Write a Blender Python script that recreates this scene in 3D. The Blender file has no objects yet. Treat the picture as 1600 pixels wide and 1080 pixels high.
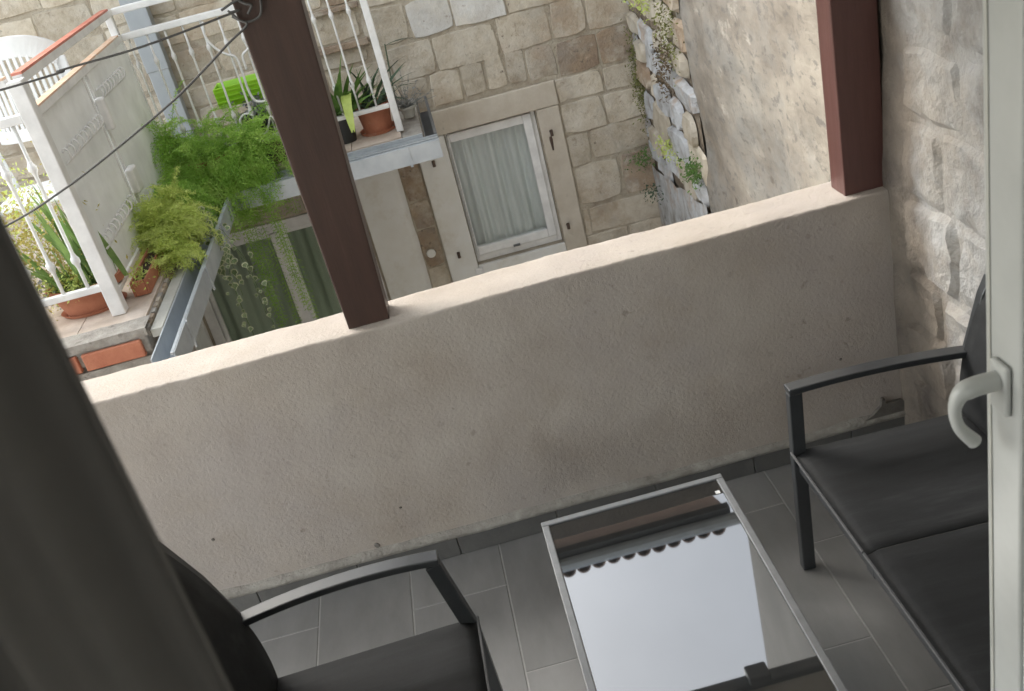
import bpy, math, random
from mathutils import Vector, noise, Matrix
R = math.radians
sc = bpy.context.scene
col = sc.collection

# ------------------------------------------------------------------ camera, world, sun, exposure
cam_d = bpy.data.cameras.new('camera'); cam = bpy.data.objects.new('camera', cam_d); col.objects.link(cam)
sc.camera = cam
cam_d.sensor_width = 36; cam_d.lens = 1590/1600*36
cam_d.clip_start = 0.02; cam_d.clip_end = 400
p_, r_, w_ = 0.47432, 0.25385, 0.024978
fwd = Vector((math.sin(w_)*math.cos(p_), math.cos(w_)*math.cos(p_), -math.sin(p_)))
rt = Vector((math.cos(w_), -math.sin(w_), 0)); dn = fwd.cross(rt)
cx = math.cos(r_)*rt + math.sin(r_)*dn; cy = -math.sin(r_)*rt + math.cos(r_)*dn
m = Matrix.Identity(4)
for i in range(3):
    m[i][0] = cx[i]; m[i][1] = -cy[i]; m[i][2] = -fwd[i]
m[2][3] = 2.05
cam.matrix_world = m
cam_d.dof.use_dof = True; cam_d.dof.focus_distance = 4.2; cam_d.dof.aperture_fstop = 9

w = bpy.data.worlds.new('World'); sc.world = w; w.use_nodes = True
nt = w.node_tree; bg = nt.nodes['Background']
SUN = Vector((-0.75, 0.62, 1.0)).normalized()
sky = nt.nodes.new('ShaderNodeTexSky'); sky.sky_type = 'NISHITA'; sky.sun_disc = False
sky.sun_elevation = math.asin(SUN.z); sky.sun_rotation = math.atan2(SUN.x, SUN.y)
sky.air_density = 1.0; sky.dust_density = 2.5; sky.ozone_density = 1.0
hs = nt.nodes.new('ShaderNodeHueSaturation'); hs.inputs['Saturation'].default_value = 0.36
nt.links.new(sky.outputs[0], hs.inputs['Color']); 
cn = nt.nodes.new('ShaderNodeTexNoise'); cn.inputs['Scale'].default_value = 2.2; cn.inputs['Detail'].default_value = 5
tcw = nt.nodes.new('ShaderNodeTexCoord'); nt.links.new(tcw.outputs['Generated'], cn.inputs['Vector'])
mrw = nt.nodes.new('ShaderNodeMapRange'); mrw.inputs[1].default_value = .3; mrw.inputs[2].default_value = .7
mrw.inputs[3].default_value = .85; mrw.inputs[4].default_value = 1.2; nt.links.new(cn.outputs['Fac'], mrw.inputs[0])
nt.links.new(mrw.outputs[0], hs.inputs['Value'])
wm = nt.nodes.new('ShaderNodeMix'); wm.data_type = 'RGBA'; wm.blend_type = 'MULTIPLY'; wm.inputs[0].default_value = 1
wm.inputs[7].default_value = (1.0, 1.0, .955, 1); nt.links.new(hs.outputs[0], wm.inputs[6]); nt.links.new(wm.outputs[2], bg.inputs['Color']); bg.inputs['Strength'].default_value = 0.15
sd = bpy.data.lights.new('sun', 'SUN'); sd.energy = 0.5; sd.angle = R(36); sd.color = (1, .96, .91)
so = bpy.data.objects.new('sun', sd); col.objects.link(so)
so.rotation_euler = (-SUN).to_track_quat('-Z', 'Y').to_euler()
sc.view_settings.view_transform = 'Standard'; sc.view_settings.look = 'None'
sc.view_settings.exposure = 2.22; sc.view_settings.gamma = 1; sc.view_settings.use_curve_mapping = False
try:
    sc.cycles.max_bounces = 10; sc.cycles.diffuse_bounces = 6
except Exception: pass

# ------------------------------------------------------------------ helpers
rnd = random.Random(7)
def hidden(px, py): return False
def tag(o, label=None, cat=None, group=None, kind=None):
    if label: o['label'] = label
    if cat: o['category'] = cat
    if group: o['group'] = group
    if kind: o['kind'] = kind
    return o
def empty(name, loc, label, cat, group=None, rz=0):
    o = bpy.data.objects.new(name, None); col.objects.link(o); o.location = loc; o.rotation_euler.z = rz
    o.empty_display_size = .1
    return tag(o, label, cat, group)
def off(p):
    v = Vector((0, 0, 0))
    while p: v += p.location; p = p.parent
    return v
def frame(d, up=Vector((0, 0, 1))):
    d = d.normalized()
    if abs(d.dot(up)) > .97: up = Vector((0, 1, 0))
    a = d.cross(up).normalized(); b = a.cross(d).normalized()
    return a, b
class MB:
    def __init__(s): s.v = []; s.f = []
    def add(s, vs, fs):
        n = len(s.v); s.v += [tuple(x) for x in vs]; s.f += [tuple(i+n for i in f) for f in fs]; return s
    def box(s, x0, x1, y0, y1, z0, z1):
        v = [(x0,y0,z0),(x1,y0,z0),(x1,y1,z0),(x0,y1,z0),(x0,y0,z1),(x1,y0,z1),(x1,y1,z1),(x0,y1,z1)]
        return s.add(v, [(0,3,2,1),(4,5,6,7),(0,1,5,4),(1,2,6,5),(2,3,7,6),(3,0,4,7)])
    def bar(s, a, b, w, h, up=(0,0,1)):          # square bar a->b, w sideways, h along up
        return s.path([a, b], w, h, up)
    def path(s, pts, w, h, up=(0,0,1)):
        pts = [Vector(p) for p in pts]; n = len(pts); vs = []; fs = []
        for i, p in enumerate(pts):
            d = pts[min(i+1, n-1)] - pts[max(i-1, 0)]
            a, b = frame(d, Vector(up))
            for sx, sy in ((-1,-1),(1,-1),(1,1),(-1,1)): vs.append(p + a*sx*w/2 + b*sy*h/2)
        for i in range(n-1):
            for k in range(4):
                fs.append((i*4+k, i*4+(k+1)%4, i*4+4+(k+1)%4, i*4+4+k))
        fs += [(3,2,1,0), tuple((n-1)*4+k for k in range(4))]
        return s.add(vs, fs)
    def tube(s, pts, r, n=8, caps=True):
        pts = [Vector(p) for p in pts]; N = len(pts); rr = r if isinstance(r, (list, tuple)) else [r]*N
        vs = []; fs = []; a = None
        for i, p in enumerate(pts):
            d = (pts[min(i+1, N-1)] - pts[max(i-1, 0)]).normalized()
            if a is None: a, b = frame(d)
            else:
                a = (a - d*a.dot(d)).normalized(); b = a.cross(d)
            for k in range(n):
                t = 2*math.pi*k/n; vs.append(p + (a*math.cos(t) + b*math.sin(t))*rr[i])
        for i in range(N-1):
            for k in range(n): fs.append((i*n+k, i*n+(k+1)%n, i*n+n+(k+1)%n, i*n+n+k))
        if caps: fs += [tuple(reversed(range(n))), tuple((N-1)*n+k for k in range(n))]
        return s.add(vs, fs)
    def lathe(s, prof, c, n=24, sx=1, sy=1):
        vs = []; fs = []; N = len(prof)
        for r, z in prof:
            for k in range(n):
                t = 2*math.pi*k/n; vs.append((c[0]+r*math.cos(t)*sx, c[1]+r*math.sin(t)*sy, c[2]+z))
        for i in range(N-1):
            for k in range(n): fs.append((i*n+k, i*n+(k+1)%n, i*n+n+(k+1)%n, i*n+n+k))
        return s.add(vs, fs)
    def build(s, name, mat, parent=None, smooth=False, bevel=0, seg=2, label=None, kind=None, angle=None):
        me = bpy.data.meshes.new(name); o_ = off(parent) if parent else Vector((0,0,0))
        me.from_pydata([(x-o_.x, y-o_.y, z-o_.z) for x, y, z in s.v], [], s.f)
        if mat: me.materials.append(mat)
        if smooth:
            me.polygons.foreach_set('use_smooth', [True]*len(me.polygons))
        me.update()
        o = bpy.data.objects.new(name, me); col.objects.link(o); o.parent = parent
        if smooth == 'auto': 
            try: me.set_sharp_from_angle(angle=R(angle or 35))
            except Exception: pass
        if bevel:
            b = o.modifiers.new('bevel', 'BEVEL'); b.width = bevel; b.segments = seg; b.limit_method = 'ANGLE'; b.angle_limit = R(40)
        if label: o['label'] = label
        if kind: o['kind'] = kind
        return o
def copy_tree(o, parent=None):
    c = o.copy(); col.objects.link(c); c.parent = parent
    for ch in list(o.children): copy_tree(ch, c)
    return c
def link_copy(o, parent, loc=None):
    c = o.copy(); col.objects.link(c); c.parent = parent
    if loc is not None: c.location = loc
    return c

# ------------------------------------------------------------------ materials
def mat(name, base=(.5,.5,.5), rough=.7, metal=0., spec=None, ramp=None, nscale=6., ndet=6., bump=.0, bscale=60., bdist=.01,
        objrand=0., pits=0., pitscale=30., pitcol=(.1,.08,.06), stain=None, big=1.3, ior=None, coords='pos', stretch=(1,1,1), translucent=0., rough_var=0.):
    m = bpy.data.materials.new(name); m.use_nodes = True; t = m.node_tree; N = t.nodes; L = t.links
    b = N['Principled BSDF']; b.inputs['Roughness'].default_value = rough; b.inputs['Metallic'].default_value = metal
    if ior: b.inputs['IOR'].default_value = ior
    if spec is not None: b.inputs['Specular IOR Level'].default_value = spec
    if coords == 'pos':
        g = N.new('ShaderNodeNewGeometry'); src = g.outputs['Position']
    else:
        g = N.new('ShaderNodeTexCoord'); src = g.outputs['Object']
    mp = N.new('ShaderNodeMapping'); mp.inputs['Scale'].default_value = stretch; L.new(src, mp.inputs['Vector']); src = mp.outputs[0]
    def noi(scale, det=5, rough_=.6):
        n = N.new('ShaderNodeTexNoise'); n.inputs['Scale'].default_value = scale; n.inputs['Detail'].default_value = det
        n.inputs['Roughness'].default_value = rough_; L.new(src, n.inputs['Vector']); return n.outputs['Fac']
    def mr(x, a, c, d=0., e=1.):
        n = N.new('ShaderNodeMapRange'); n.inputs[1].default_value = a; n.inputs[2].default_value = c
        n.inputs[3].default_value = d; n.inputs[4].default_value = e; L.new(x, n.inputs[0]); return n.outputs[0]
    def mix(f, A, B, mode='MIX'):
        n = N.new('ShaderNodeMix'); n.data_type = 'RGBA'; n.blend_type = mode
        for s_, x in ((0, f), (6, A), (7, B)):
            if isinstance(x, (int, float)): n.inputs[s_].default_value = x
            elif isinstance(x, tuple): n.inputs[s_].default_value = (*x, 1)
            else: L.new(x, n.inputs[s_])
        return n.outputs[2]
    c = (*base, 1); out = None
    if ramp:
        r = N.new('ShaderNodeValToRGB'); e = r.color_ramp.elements
        while len(e) < len(ramp): e.new(.5)
        for i, (pos, cc) in enumerate(ramp): e[i].position = pos; e[i].color = (*cc, 1)
        L.new(noi(nscale, ndet, .65), r.inputs[0]); out = r.outputs[0]
    else:
        f = mr(noi(nscale, ndet, .6), .3, .7, .86, 1.12)
        out = mix(1., tuple(base), f, 'MULTIPLY')
    if stain:
        for (scol, sscale, lo, hi, amt) in stain:
            out = mix(mr(noi(sscale, 6, .7), lo, hi, 0, amt), out, tuple(scol))
    if pits:
        v = mr(noi(pitscale, 3, .5), .36, .28, 0, pits)
        v2 = N.new('ShaderNodeMath'); v2.operation = 'MULTIPLY'; L.new(v, v2.inputs[0]); L.new(mr(noi(2.3, 3, .5), .48, .62, 0, 1), v2.inputs[1])
        out = mix(v2.outputs[0], out, tuple(pitcol))
    if objrand:
        oi = N.new('ShaderNodeObjectInfo'); f = mr(oi.outputs['Random'], 0, 1, 1-objrand, 1+objrand)
        out = mix(1., out, f, 'MULTIPLY')
    L.new(out, b.inputs['Base Color'])
    if rough_var:
        L.new(mr(noi(nscale*1.7, 5), .3, .7, max(.02, rough-rough_var), rough+rough_var), b.inputs['Roughness'])
    if bump:
        bn = N.new('ShaderNodeBump'); bn.inputs['Strength'].default_value = bump; bn.inputs['Distance'].default_value = bdist
        L.new(noi(bscale, 7, .65), bn.inputs['Height']); L.new(bn.outputs[0], b.inputs['Normal'])
    if translucent:
        tr = N.new('ShaderNodeBsdfTranslucent'); L.new(out, tr.inputs['Color'])
        ms = N.new('ShaderNodeMixShader'); ms.inputs[0].default_value = translucent
        L.new(b.outputs[0], ms.inputs[1]); L.new(tr.outputs[0], ms.inputs[2]); L.new(ms.outputs[0], N['Material Output'].inputs['Surface'])
    m['b'] = 1
    return m
STAINS = [((.33,.24,.16), 1.5, .50, .66, .65), ((.34,.32,.28), 2.6, .50, .66, .55), ((.62,.58,.50), 3.6, .50, .64, .6), ((.24,.18,.13), 13, .62, .70, .7)]
M = {}
M['stone'] = mat('limestone', ramp=[(.3,(.39,.33,.245)),(.5,(.52,.46,.365)),(.7,(.60,.55,.46))], nscale=9, bump=.75, bscale=26, bdist=.018, objrand=.14, stain=STAINS, pits=.8, pitscale=34)
M['stone_pale'] = mat('pale_limestone', ramp=[(.3,(.46,.43,.385)),(.5,(.56,.545,.51)),(.7,(.62,.615,.59))], nscale=8, bump=.6, bscale=24, bdist=.014, objrand=.1, stain=STAINS[1:], pits=.5)
M['stone_brown'] = mat('stained_limestone', ramp=[(.3,(.21,.145,.10)),(.5,(.33,.245,.17)),(.7,(.45,.37,.27))], nscale=6, bump=.9, bscale=24, bdist=.02, objrand=.1, stain=STAINS, pits=.8)
M['stone_smooth'] = mat('dressed_stone', ramp=[(.3,(.47,.415,.335)),(.6,(.56,.51,.43))], nscale=5, bump=.35, bscale=50, bdist=.006, stain=[((.38,.30,.22), 3, .52, .75, .5)], pits=.4, pitscale=26)
M['mortar'] = mat('lime_mortar', ramp=[(.3,(.33,.28,.21)),(.7,(.50,.45,.36))], nscale=11, bump=1, bscale=30, bdist=.02, stain=[((.2,.15,.11), 3, .55, .7, .7)])
M['wash'] = mat('whitewashed_stone', ramp=[(.28,(.42,.40,.39)),(.5,(.60,.60,.61)),(.7,(.68,.68,.69))], nscale=7, bump=.7, bscale=18, bdist=.02, objrand=.07, stain=[((.44,.34,.26), 3.4, .56, .7, .55), ((.25,.25,.23), 9, .6, .72, .7)])
M['rubble'] = mat('rubble_whitewash', ramp=[(.3,(.27,.25,.23)),(.5,(.48,.49,.50)),(.7,(.60,.62,.64))], nscale=7, bump=.9, bscale=20, bdist=.02, objrand=.12, stain=[((.40,.29,.20), 4, .54, .66, .8), ((.10,.10,.08), 10, .60, .7, .85)])
M['rubblegap'] = mat('mossy_mortar', ramp=[(.3,(.10,.08,.06)),(.5,(.22,.17,.12)),(.7,(.36,.31,.25))], nscale=12, bump=1, bscale=24, bdist=.03)
M['cap'] = M['parapet'] = mat('parapet_plaster', ramp=[(.3,(.385,.335,.29)),(.5,(.435,.385,.338)),(.72,(.475,.43,.382))], nscale=4, bump=.65, bscale=95, bdist=.006, stain=[((.40,.36,.34), 1.1, .46, .62, .6), ((.36,.30,.24), 2.6, .52, .68, .45), ((.27,.24,.21), 14, .62, .72, .45)], pits=.6, pitscale=30, pitcol=(.2,.17,.14))
M['tile'] = mat('grey_floor_tile', ramp=[(.3,(.17,.168,.165)),(.5,(.205,.203,.20)),(.7,(.24,.238,.235))], nscale=5, rough=.42, bump=.12, bscale=70, bdist=.003, objrand=.1, stretch=(1,.35,1), rough_var=.12, stain=[((.29,.285,.275), 3, .5, .75, .5)])
M['skirt'] = mat('skirting_tile', ramp=[(.3,(.10,.098,.094)),(.7,(.15,.147,.14))], nscale=8, rough=.5, bump=.2, objrand=.15)
M['grout'] = mat('tile_grout', base=(.34,.335,.325), rough=.9, nscale=20)
M['cement'] = mat('grey_cement', ramp=[(.3,(.24,.22,.195)),(.6,(.36,.34,.305)),(.75,(.45,.43,.39))], nscale=16, bump=.8, bscale=60, bdist=.01, pits=.6)
M['cement_dark'] = mat('damp_cement', ramp=[(.3,(.10,.09,.08)),(.7,(.19,.175,.155))], nscale=14, bump=.5, bscale=60, bdist=.01)
M['brick'] = mat('terracotta_brick', ramp=[(.3,(.38,.12,.065)),(.7,(.52,.21,.12))], nscale=9, bump=.5, bscale=50, bdist=.008)
M['wood'] = mat('brown_painted_post', ramp=[(.3,(.050,.027,.020)),(.7,(.072,.038,.028))], nscale=5, rough=.42, bump=.15, bscale=24, bdist=.004, stretch=(6,6,.6), stain=[((.09,.055,.05), 5, .6, .75, .4)])
M['wood_red'] = mat('red_brown_painted_post', ramp=[(.3,(.085,.036,.031)),(.7,(.120,.054,.047))], nscale=5, rough=.4, bump=.15, bscale=24, bdist=.004, stretch=(6,6,.6))
M['frame'] = mat('anthracite_powder_coat', base=(.04,.043,.046), rough=.33, nscale=30, spec=.8)
M['frame_grey'] = mat('grey_powder_coat', base=(.20,.205,.21), rough=.4, nscale=30, metal=.3)
M['sling'] = mat('black_textilene', ramp=[(.3,(.013,.0135,.014)),(.55,(.022,.023,.024)),(.72,(.040,.041,.042))], nscale=16, rough=.7, spec=.3, bump=.5, bscale=420, bdist=.002, stretch=(.16,1,1))
M['pipe_mat'] = mat('piping', base=(.09,.09,.092), rough=.6)
M['blackglass'] = mat('black_glass', base=(.008,.009,.010), rough=.02, ior=2.35, nscale=3)
M['white'] = mat('white_paint', base=(.76,.76,.75), rough=.45, nscale=9, bump=.1, bscale=60, bdist=.003, stain=[((.55,.50,.42), 7, .6, .8, .4)])
M['white_sheet'] = mat('white_sheet_metal', base=(.84,.86,.86), rough=.5, nscale=4, stain=[((.5,.5,.47), 3, .55, .8, .4)])
M['upvc'] = mat('white_upvc', base=(.45,.46,.44), rough=.32, nscale=3)
M['white_wall'] = mat('white_plaster', ramp=[(.3,(.70,.69,.64)),(.7,(.78,.785,.77))], nscale=4, bump=.25, bscale=40, bdist=.005, stain=[((.5,.44,.32), 2.6, .54, .7, .5)])
M['zinc'] = mat('zinc_gutter', ramp=[(.3,(.40,.44,.48)),(.7,(.54,.58,.61))], nscale=7, rough=.42, metal=.35, stain=[((.3,.3,.29), 8, .58, .75, .6)])
M['pipe'] = mat('grey_downpipe', ramp=[(.3,(.30,.33,.36)),(.7,(.38,.41,.44))], nscale=4, rough=.5, metal=.2)
M['slab'] = mat('terrace_tile', ramp=[(.3,(.42,.34,.27)),(.7,(.60,.52,.45))], nscale=7, bump=.3, bscale=50, bdist=.006, stain=[((.3,.25,.2), 4, .54, .72, .6)])
M['terracotta'] = mat('terracotta', ramp=[(.3,(.33,.115,.06)),(.7,(.46,.19,.11))], nscale=8, rough=.7, bump=.2, bscale=60, stain=[((.5,.38,.3), 6, .6, .75, .5)])
M['darkpot'] = mat('black_plastic', base=(.02,.022,.022), rough=.4)
M['brownpot'] = mat('brown_plastic', base=(.12,.06,.045), rough=.5)
M['greypot'] = mat('grey_clay', base=(.42,.42,.38), rough=.7, bump=.2)
M['green_plastic'] = mat('lime_plastic', base=(.30,.60,.03), rough=.35)
M['soil'] = mat('soil', base=(.05,.035,.022), rough=1, bump=1, bscale=90)
M['fern'] = mat('fern_green', ramp=[(.3,(.19,.36,.05)),(.5,(.34,.56,.10)),(.7,(.52,.70,.18))], nscale=7, rough=.6, translucent=.4)
M['fern_lime'] = mat('fern_lime', ramp=[(.3,(.44,.54,.12)),(.5,(.60,.70,.20)),(.7,(.68,.76,.30))], nscale=7, rough=.6, translucent=.4)
M['leaf'] = mat('leaf_green', ramp=[(.3,(.06,.14,.03)),(.5,(.12,.23,.05)),(.7,(.22,.34,.10))], nscale=14, rough=.45, translucent=.25)
M['leaf_dark'] = mat('leaf_dark', ramp=[(.3,(.035,.07,.04)),(.7,(.09,.14,.08))], nscale=12, rough=.5, translucent=.2)
M['iris'] = mat('iris_leaf', ramp=[(.3,(.13,.24,.06)),(.7,(.26,.38,.12))], nscale=10, rough=.45, translucent=.25)
M['ivy'] = mat('ivy_green', ramp=[(.35,(.12,.2,.08)),(.65,(.3,.38,.2))], nscale=40, rough=.5, translucent=.2)
M['ivy_edge'] = mat('ivy_cream', base=(.62,.64,.45), rough=.5, translucent=.2)
M['ochre'] = mat('ochre_leaf', ramp=[(.3,(.34,.30,.07)),(.7,(.52,.44,.15))], nscale=20, rough=.6, translucent=.3)
M['silver'] = mat('grey_leaf', ramp=[(.3,(.16,.17,.16)),(.7,(.30,.31,.30))], nscale=20, rough=.7)
M['moss'] = mat('moss', ramp=[(.3,(.09,.085,.03)),(.5,(.16,.17,.05)),(.7,(.25,.28,.09))], nscale=22, rough=.9)
M['moss_brown'] = mat('dry_moss', ramp=[(.3,(.10,.07,.045)),(.7,(.2,.15,.09))], nscale=22, rough=.9)
M['wire'] = mat('dark_cable', base=(.10,.098,.095), rough=.6)
M['curtain'] = mat('charcoal_curtain', ramp=[(.3,(.085,.080,.073)),(.7,(.105,.099,.090))], nscale=5, rough=.85, bump=.2, bscale=300, bdist=.002)
M['red'] = mat('red_paint', ramp=[(.3,(.50,.13,.09)),(.7,(.66,.30,.22))], nscale=14, rough=.5)
M['orange'] = mat('worn_orange_paint', ramp=[(.35,(.70,.62,.54)),(.55,(.72,.46,.30)),(.7,(.75,.70,.65))], nscale=9, rough=.5)
M['roof'] = mat('roof_tile', ramp=[(.3,(.18,.11,.08)),(.7,(.30,.20,.15))], nscale=6, bump=.4)
M['rust'] = mat('rusty_iron', base=(.09,.06,.045), rough=.8, bump=.4)
M['room'] = mat('room_paint', base=(.62,.60,.57), rough=.9)
M['ground'] = mat('courtyard_paving', ramp=[(.3,(.36,.33,.29)),(.7,(.5,.46,.41))], nscale=3, bump=.4)
M['plastic'] = mat('white_plastic_chair', base=(.74,.76,.77), rough=.4, nscale=3)
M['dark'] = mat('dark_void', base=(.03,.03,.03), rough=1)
M['dgrey'] = mat('slate_grey_metal', base=(.12,.125,.13), rough=.5)

def glass(name, tint=(.9,.95,.93), refl=.12, alpha=.55, base=(.02,.03,.025)):
    m = bpy.data.materials.new(name); m.use_nodes = True; t = m.node_tree; N = t.nodes; L = t.links
    N.remove(N['Principled BSDF'])
    tr = N.new('ShaderNodeBsdfTransparent'); tr.inputs[0].default_value = (*tint, 1)
    gl = N.new('ShaderNodeBsdfGlossy'); gl.inputs['Roughness'].default_value = .03
    fr = N.new('ShaderNodeFresnel'); fr.inputs[0].default_value = 1.5
    mr = N.new('ShaderNodeMath'); mr.operation = 'ADD'; mr.inputs[1].default_value = refl; L.new(fr.outputs[0], mr.inputs[0])
    ge = N.new('ShaderNodeNewGeometry'); iv = N.new('ShaderNodeMath'); iv.operation = 'SUBTRACT'; iv.inputs[0].default_value = 1; L.new(ge.outputs['Backfacing'], iv.inputs[1])
    mu = N.new('ShaderNodeMath'); mu.operation = 'MULTIPLY'; L.new(mr.outputs[0], mu.inputs[0]); L.new(iv.outputs[0], mu.inputs[1])
    ms = N.new('ShaderNodeMixShader'); L.new(mu.outputs[0], ms.inputs[0]); L.new(tr.outputs[0], ms.inputs[1]); L.new(gl.outputs[0], ms.inputs[2])
    L.new(ms.outputs[0], N['Material Output'].inputs['Surface']); return m
M['glass'] = glass('window_glass', (.91,.92,.915), .05)
M['glass_dark'] = glass('tinted_door_glass', (.86,.90,.86), .02)
def lace():
    m = mat('lace_curtain', ramp=[(.3,(.62,.67,.65)),(.7,(.82,.85,.84))], nscale=5, rough=.8, stretch=(3,1,.3))
    return m
M['lace'] = lace()
M['inner_dark'] = mat('green_grey_curtain', ramp=[(.3,(.44,.47,.41)),(.7,(.64,.67,.60))], nscale=3, rough=.9, stretch=(2,1,.3))

# side wall plaster: cream, grey speckled weathering
def side_plaster():
    m = mat('weathered_plaster', ramp=[(.30,(.14,.122,.10)),(.45,(.245,.215,.18)),(.6,(.34,.305,.255)),(.75,(.42,.385,.335))], nscale=3.2, ndet=9, bump=.7, bscale=14, bdist=.014,
        stain=[((.23,.225,.21), 2.1, .46, .60, .8), ((.14,.13,.12), 30, .54, .62, .7), ((.50,.46,.40), 5, .60, .68, .6), ((.17,.15,.125), 3.4, .56, .64, .5), ((.36,.27,.18), 1.3, .55, .7, .6)], pits=.8, pitscale=22, stretch=(1,.42,.8))
    return m
M['side'] = side_plaster()
M['grey_render'] = mat('grey_weathered_render', ramp=[(.3,(.07,.07,.065)),(.5,(.11,.11,.10)),(.7,(.16,.16,.15))], nscale=1.5, bump=.5, bscale=12)
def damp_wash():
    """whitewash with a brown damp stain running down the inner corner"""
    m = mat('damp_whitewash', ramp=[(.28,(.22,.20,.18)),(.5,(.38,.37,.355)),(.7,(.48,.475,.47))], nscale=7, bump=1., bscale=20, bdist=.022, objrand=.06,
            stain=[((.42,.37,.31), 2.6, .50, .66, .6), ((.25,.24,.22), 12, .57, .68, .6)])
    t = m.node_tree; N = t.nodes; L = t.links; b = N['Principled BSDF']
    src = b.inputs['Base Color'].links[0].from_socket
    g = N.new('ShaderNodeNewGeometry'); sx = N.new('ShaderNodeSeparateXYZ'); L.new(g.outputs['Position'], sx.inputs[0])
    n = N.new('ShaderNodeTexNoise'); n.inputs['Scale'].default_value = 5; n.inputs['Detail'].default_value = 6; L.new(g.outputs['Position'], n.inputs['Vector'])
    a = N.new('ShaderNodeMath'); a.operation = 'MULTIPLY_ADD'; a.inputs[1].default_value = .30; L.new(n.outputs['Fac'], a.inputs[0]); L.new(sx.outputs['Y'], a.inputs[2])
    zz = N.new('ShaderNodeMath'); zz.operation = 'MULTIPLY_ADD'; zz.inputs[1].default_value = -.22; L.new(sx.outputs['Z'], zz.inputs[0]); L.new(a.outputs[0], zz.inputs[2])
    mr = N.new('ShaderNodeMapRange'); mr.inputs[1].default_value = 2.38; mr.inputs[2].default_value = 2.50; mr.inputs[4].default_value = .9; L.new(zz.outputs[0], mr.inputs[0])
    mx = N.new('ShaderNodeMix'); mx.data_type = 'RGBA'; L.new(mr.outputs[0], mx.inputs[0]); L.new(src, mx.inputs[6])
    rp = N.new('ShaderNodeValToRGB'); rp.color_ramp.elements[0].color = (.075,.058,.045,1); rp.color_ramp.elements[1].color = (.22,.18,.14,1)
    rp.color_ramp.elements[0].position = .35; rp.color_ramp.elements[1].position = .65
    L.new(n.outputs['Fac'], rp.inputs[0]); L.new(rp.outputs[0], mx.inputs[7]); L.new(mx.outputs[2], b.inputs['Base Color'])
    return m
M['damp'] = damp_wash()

def nz(x, y, z, s=1.): return noise.noise(Vector((x*s, y*s, z*s)))

# ------------------------------------------------------------------ ground, far house
tag(MB().add([(-150,-150,-2.8),(150,-150,-2.8),(150,150,-2.8),(-150,150,-2.8)], [(0,1,2,3)]).build('ground', M['ground']), 'stone paved ground of the alley far below', None, None, 'structure')

FY = 6.95
house = empty('stone_house', (0, FY, -2.8), 'beige limestone house across the alley with a small lace curtained window', 'house')
wb = MB()
# wall in pieces around the window and door openings
WX0, WX1, WZ0, WZ1 = .085, .735, -.80, .198
DX0, DX1, DZ0, DZ1 = -1.93, -.62, -2.6, -.085
def wallrect(x0, x1, z0, z1): wb.box(x0, x1, FY, FY+.35, z0, z1)
wallrect(-7, DX0, -2.8, 4.0); wallrect(DX0, DX1, DZ1, 4.0); wallrect(DX0, DX1, -2.8, DZ0)
wallrect(DX1, WX0, -2.8, 4.0); wallrect(WX0, WX1, WZ1, 4.0); wallrect(WX0, WX1, -2.8, WZ0); wallrect(WX1, 1.9, -2.8, 4.0)
wall = wb.build('wall', M['mortar'], house)
# dark interior box
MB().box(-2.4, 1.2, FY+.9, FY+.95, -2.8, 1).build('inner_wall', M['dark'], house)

def stone(u0, u1, w0, w1, to3, parent, mat_, proud=.03, seed=0, gap=.006, rough=1., nu=6, nw=5, arris=.007, cut=.0):
    """a roughly dressed block: narrow sloping arris all round, uneven face, wavering outline"""
    du, dw = u1-u0-2*gap, w1-w0-2*gap; vs = []; sd_ = seed*7.31
    rr_ = random.Random(seed*31+1)
    cu = [[rr_.uniform(0, cut)*min(du, dw) for _ in range(2)] for _ in range(4)]       # corners knocked in
    tilt = rr_.uniform(-.25, .25)*proud; tilt2 = rr_.uniform(-.25, .25)*proud
    def grid(L_, n): 
        e = min(arris, L_*.2)/L_; return [0, e]+[e+(1-2*e)*k/(n-2) for k in range(1, n-2)]+[1-e, 1]
    su, sw_ = grid(du, nu), grid(dw, nw)
    for j, t in enumerate(sw_):
        for i, s in enumerate(su):
            a, b_ = 2*s-1, 2*t-1
            # bilinear inward shift of the four corners
            c0, c1, c2, c3 = cu; w4 = ((1-s)*(1-t), s*(1-t), (1-s)*t, s*t)
            k_ = [x**3 for x in w4]
            u = u0+gap+du*s + c0[0]*k_[0]-c1[0]*k_[1]+c2[0]*k_[2]-c3[0]*k_[3]
            v = w0+gap+dw*t + c0[1]*k_[0]+c1[1]*k_[1]-c2[1]*k_[2]-c3[1]*k_[3]
            jn = .009*rough
            u2 = u+jn*nz(u*8, v*8, sd_)+jn*.4*nz(u*25, v*25, sd_); v2 = v+jn*nz(u*8+40, v*8, sd_)+jn*.4*nz(u*25+9, v*25, sd_)
            edge = (i in (0, nu)) or (j in (0, nw))
            d = -.002 if edge else max(.002, proud + tilt*a + tilt2*b_ + .008*rough*nz(u*9, v*9, sd_+5) + .004*rough*nz(u*27, v*27, sd_))
            vs.append(to3(u2, v2, d))
    fs = []
    for j in range(nw):
        for i in range(nu):
            k = j*(nu+1)+i; fs.append((k, k+1, k+nu+2, k+nu+1))
    return MB().add(vs, fs).build('stone', mat_, parent, smooth='auto', angle=32)
far3 = lambda u, v, d: (u, FY-d, v)
nst = [0]
def course(z0, z1, xs, mats=None, **k):
    for i in range(len(xs)-1):
        nst[0] += 1
        mm = mats[i] if mats and i < len(mats) else None
        r = random.Random(nst[0]*13+5).random()
        mm = M[mm] if mm else (M['stone'] if r < .90 else M['stone_brown'])
        jz = lambda q: .008*math.sin(q*37+nst[0])
        stone(xs[i], xs[i+1], z0+jz(1), z1+jz(1), far3, wall, mm, seed=nst[0], gap=.0012, proud=.005+.007*r, cut=.11, nu=8, nw=6, **k)
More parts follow.
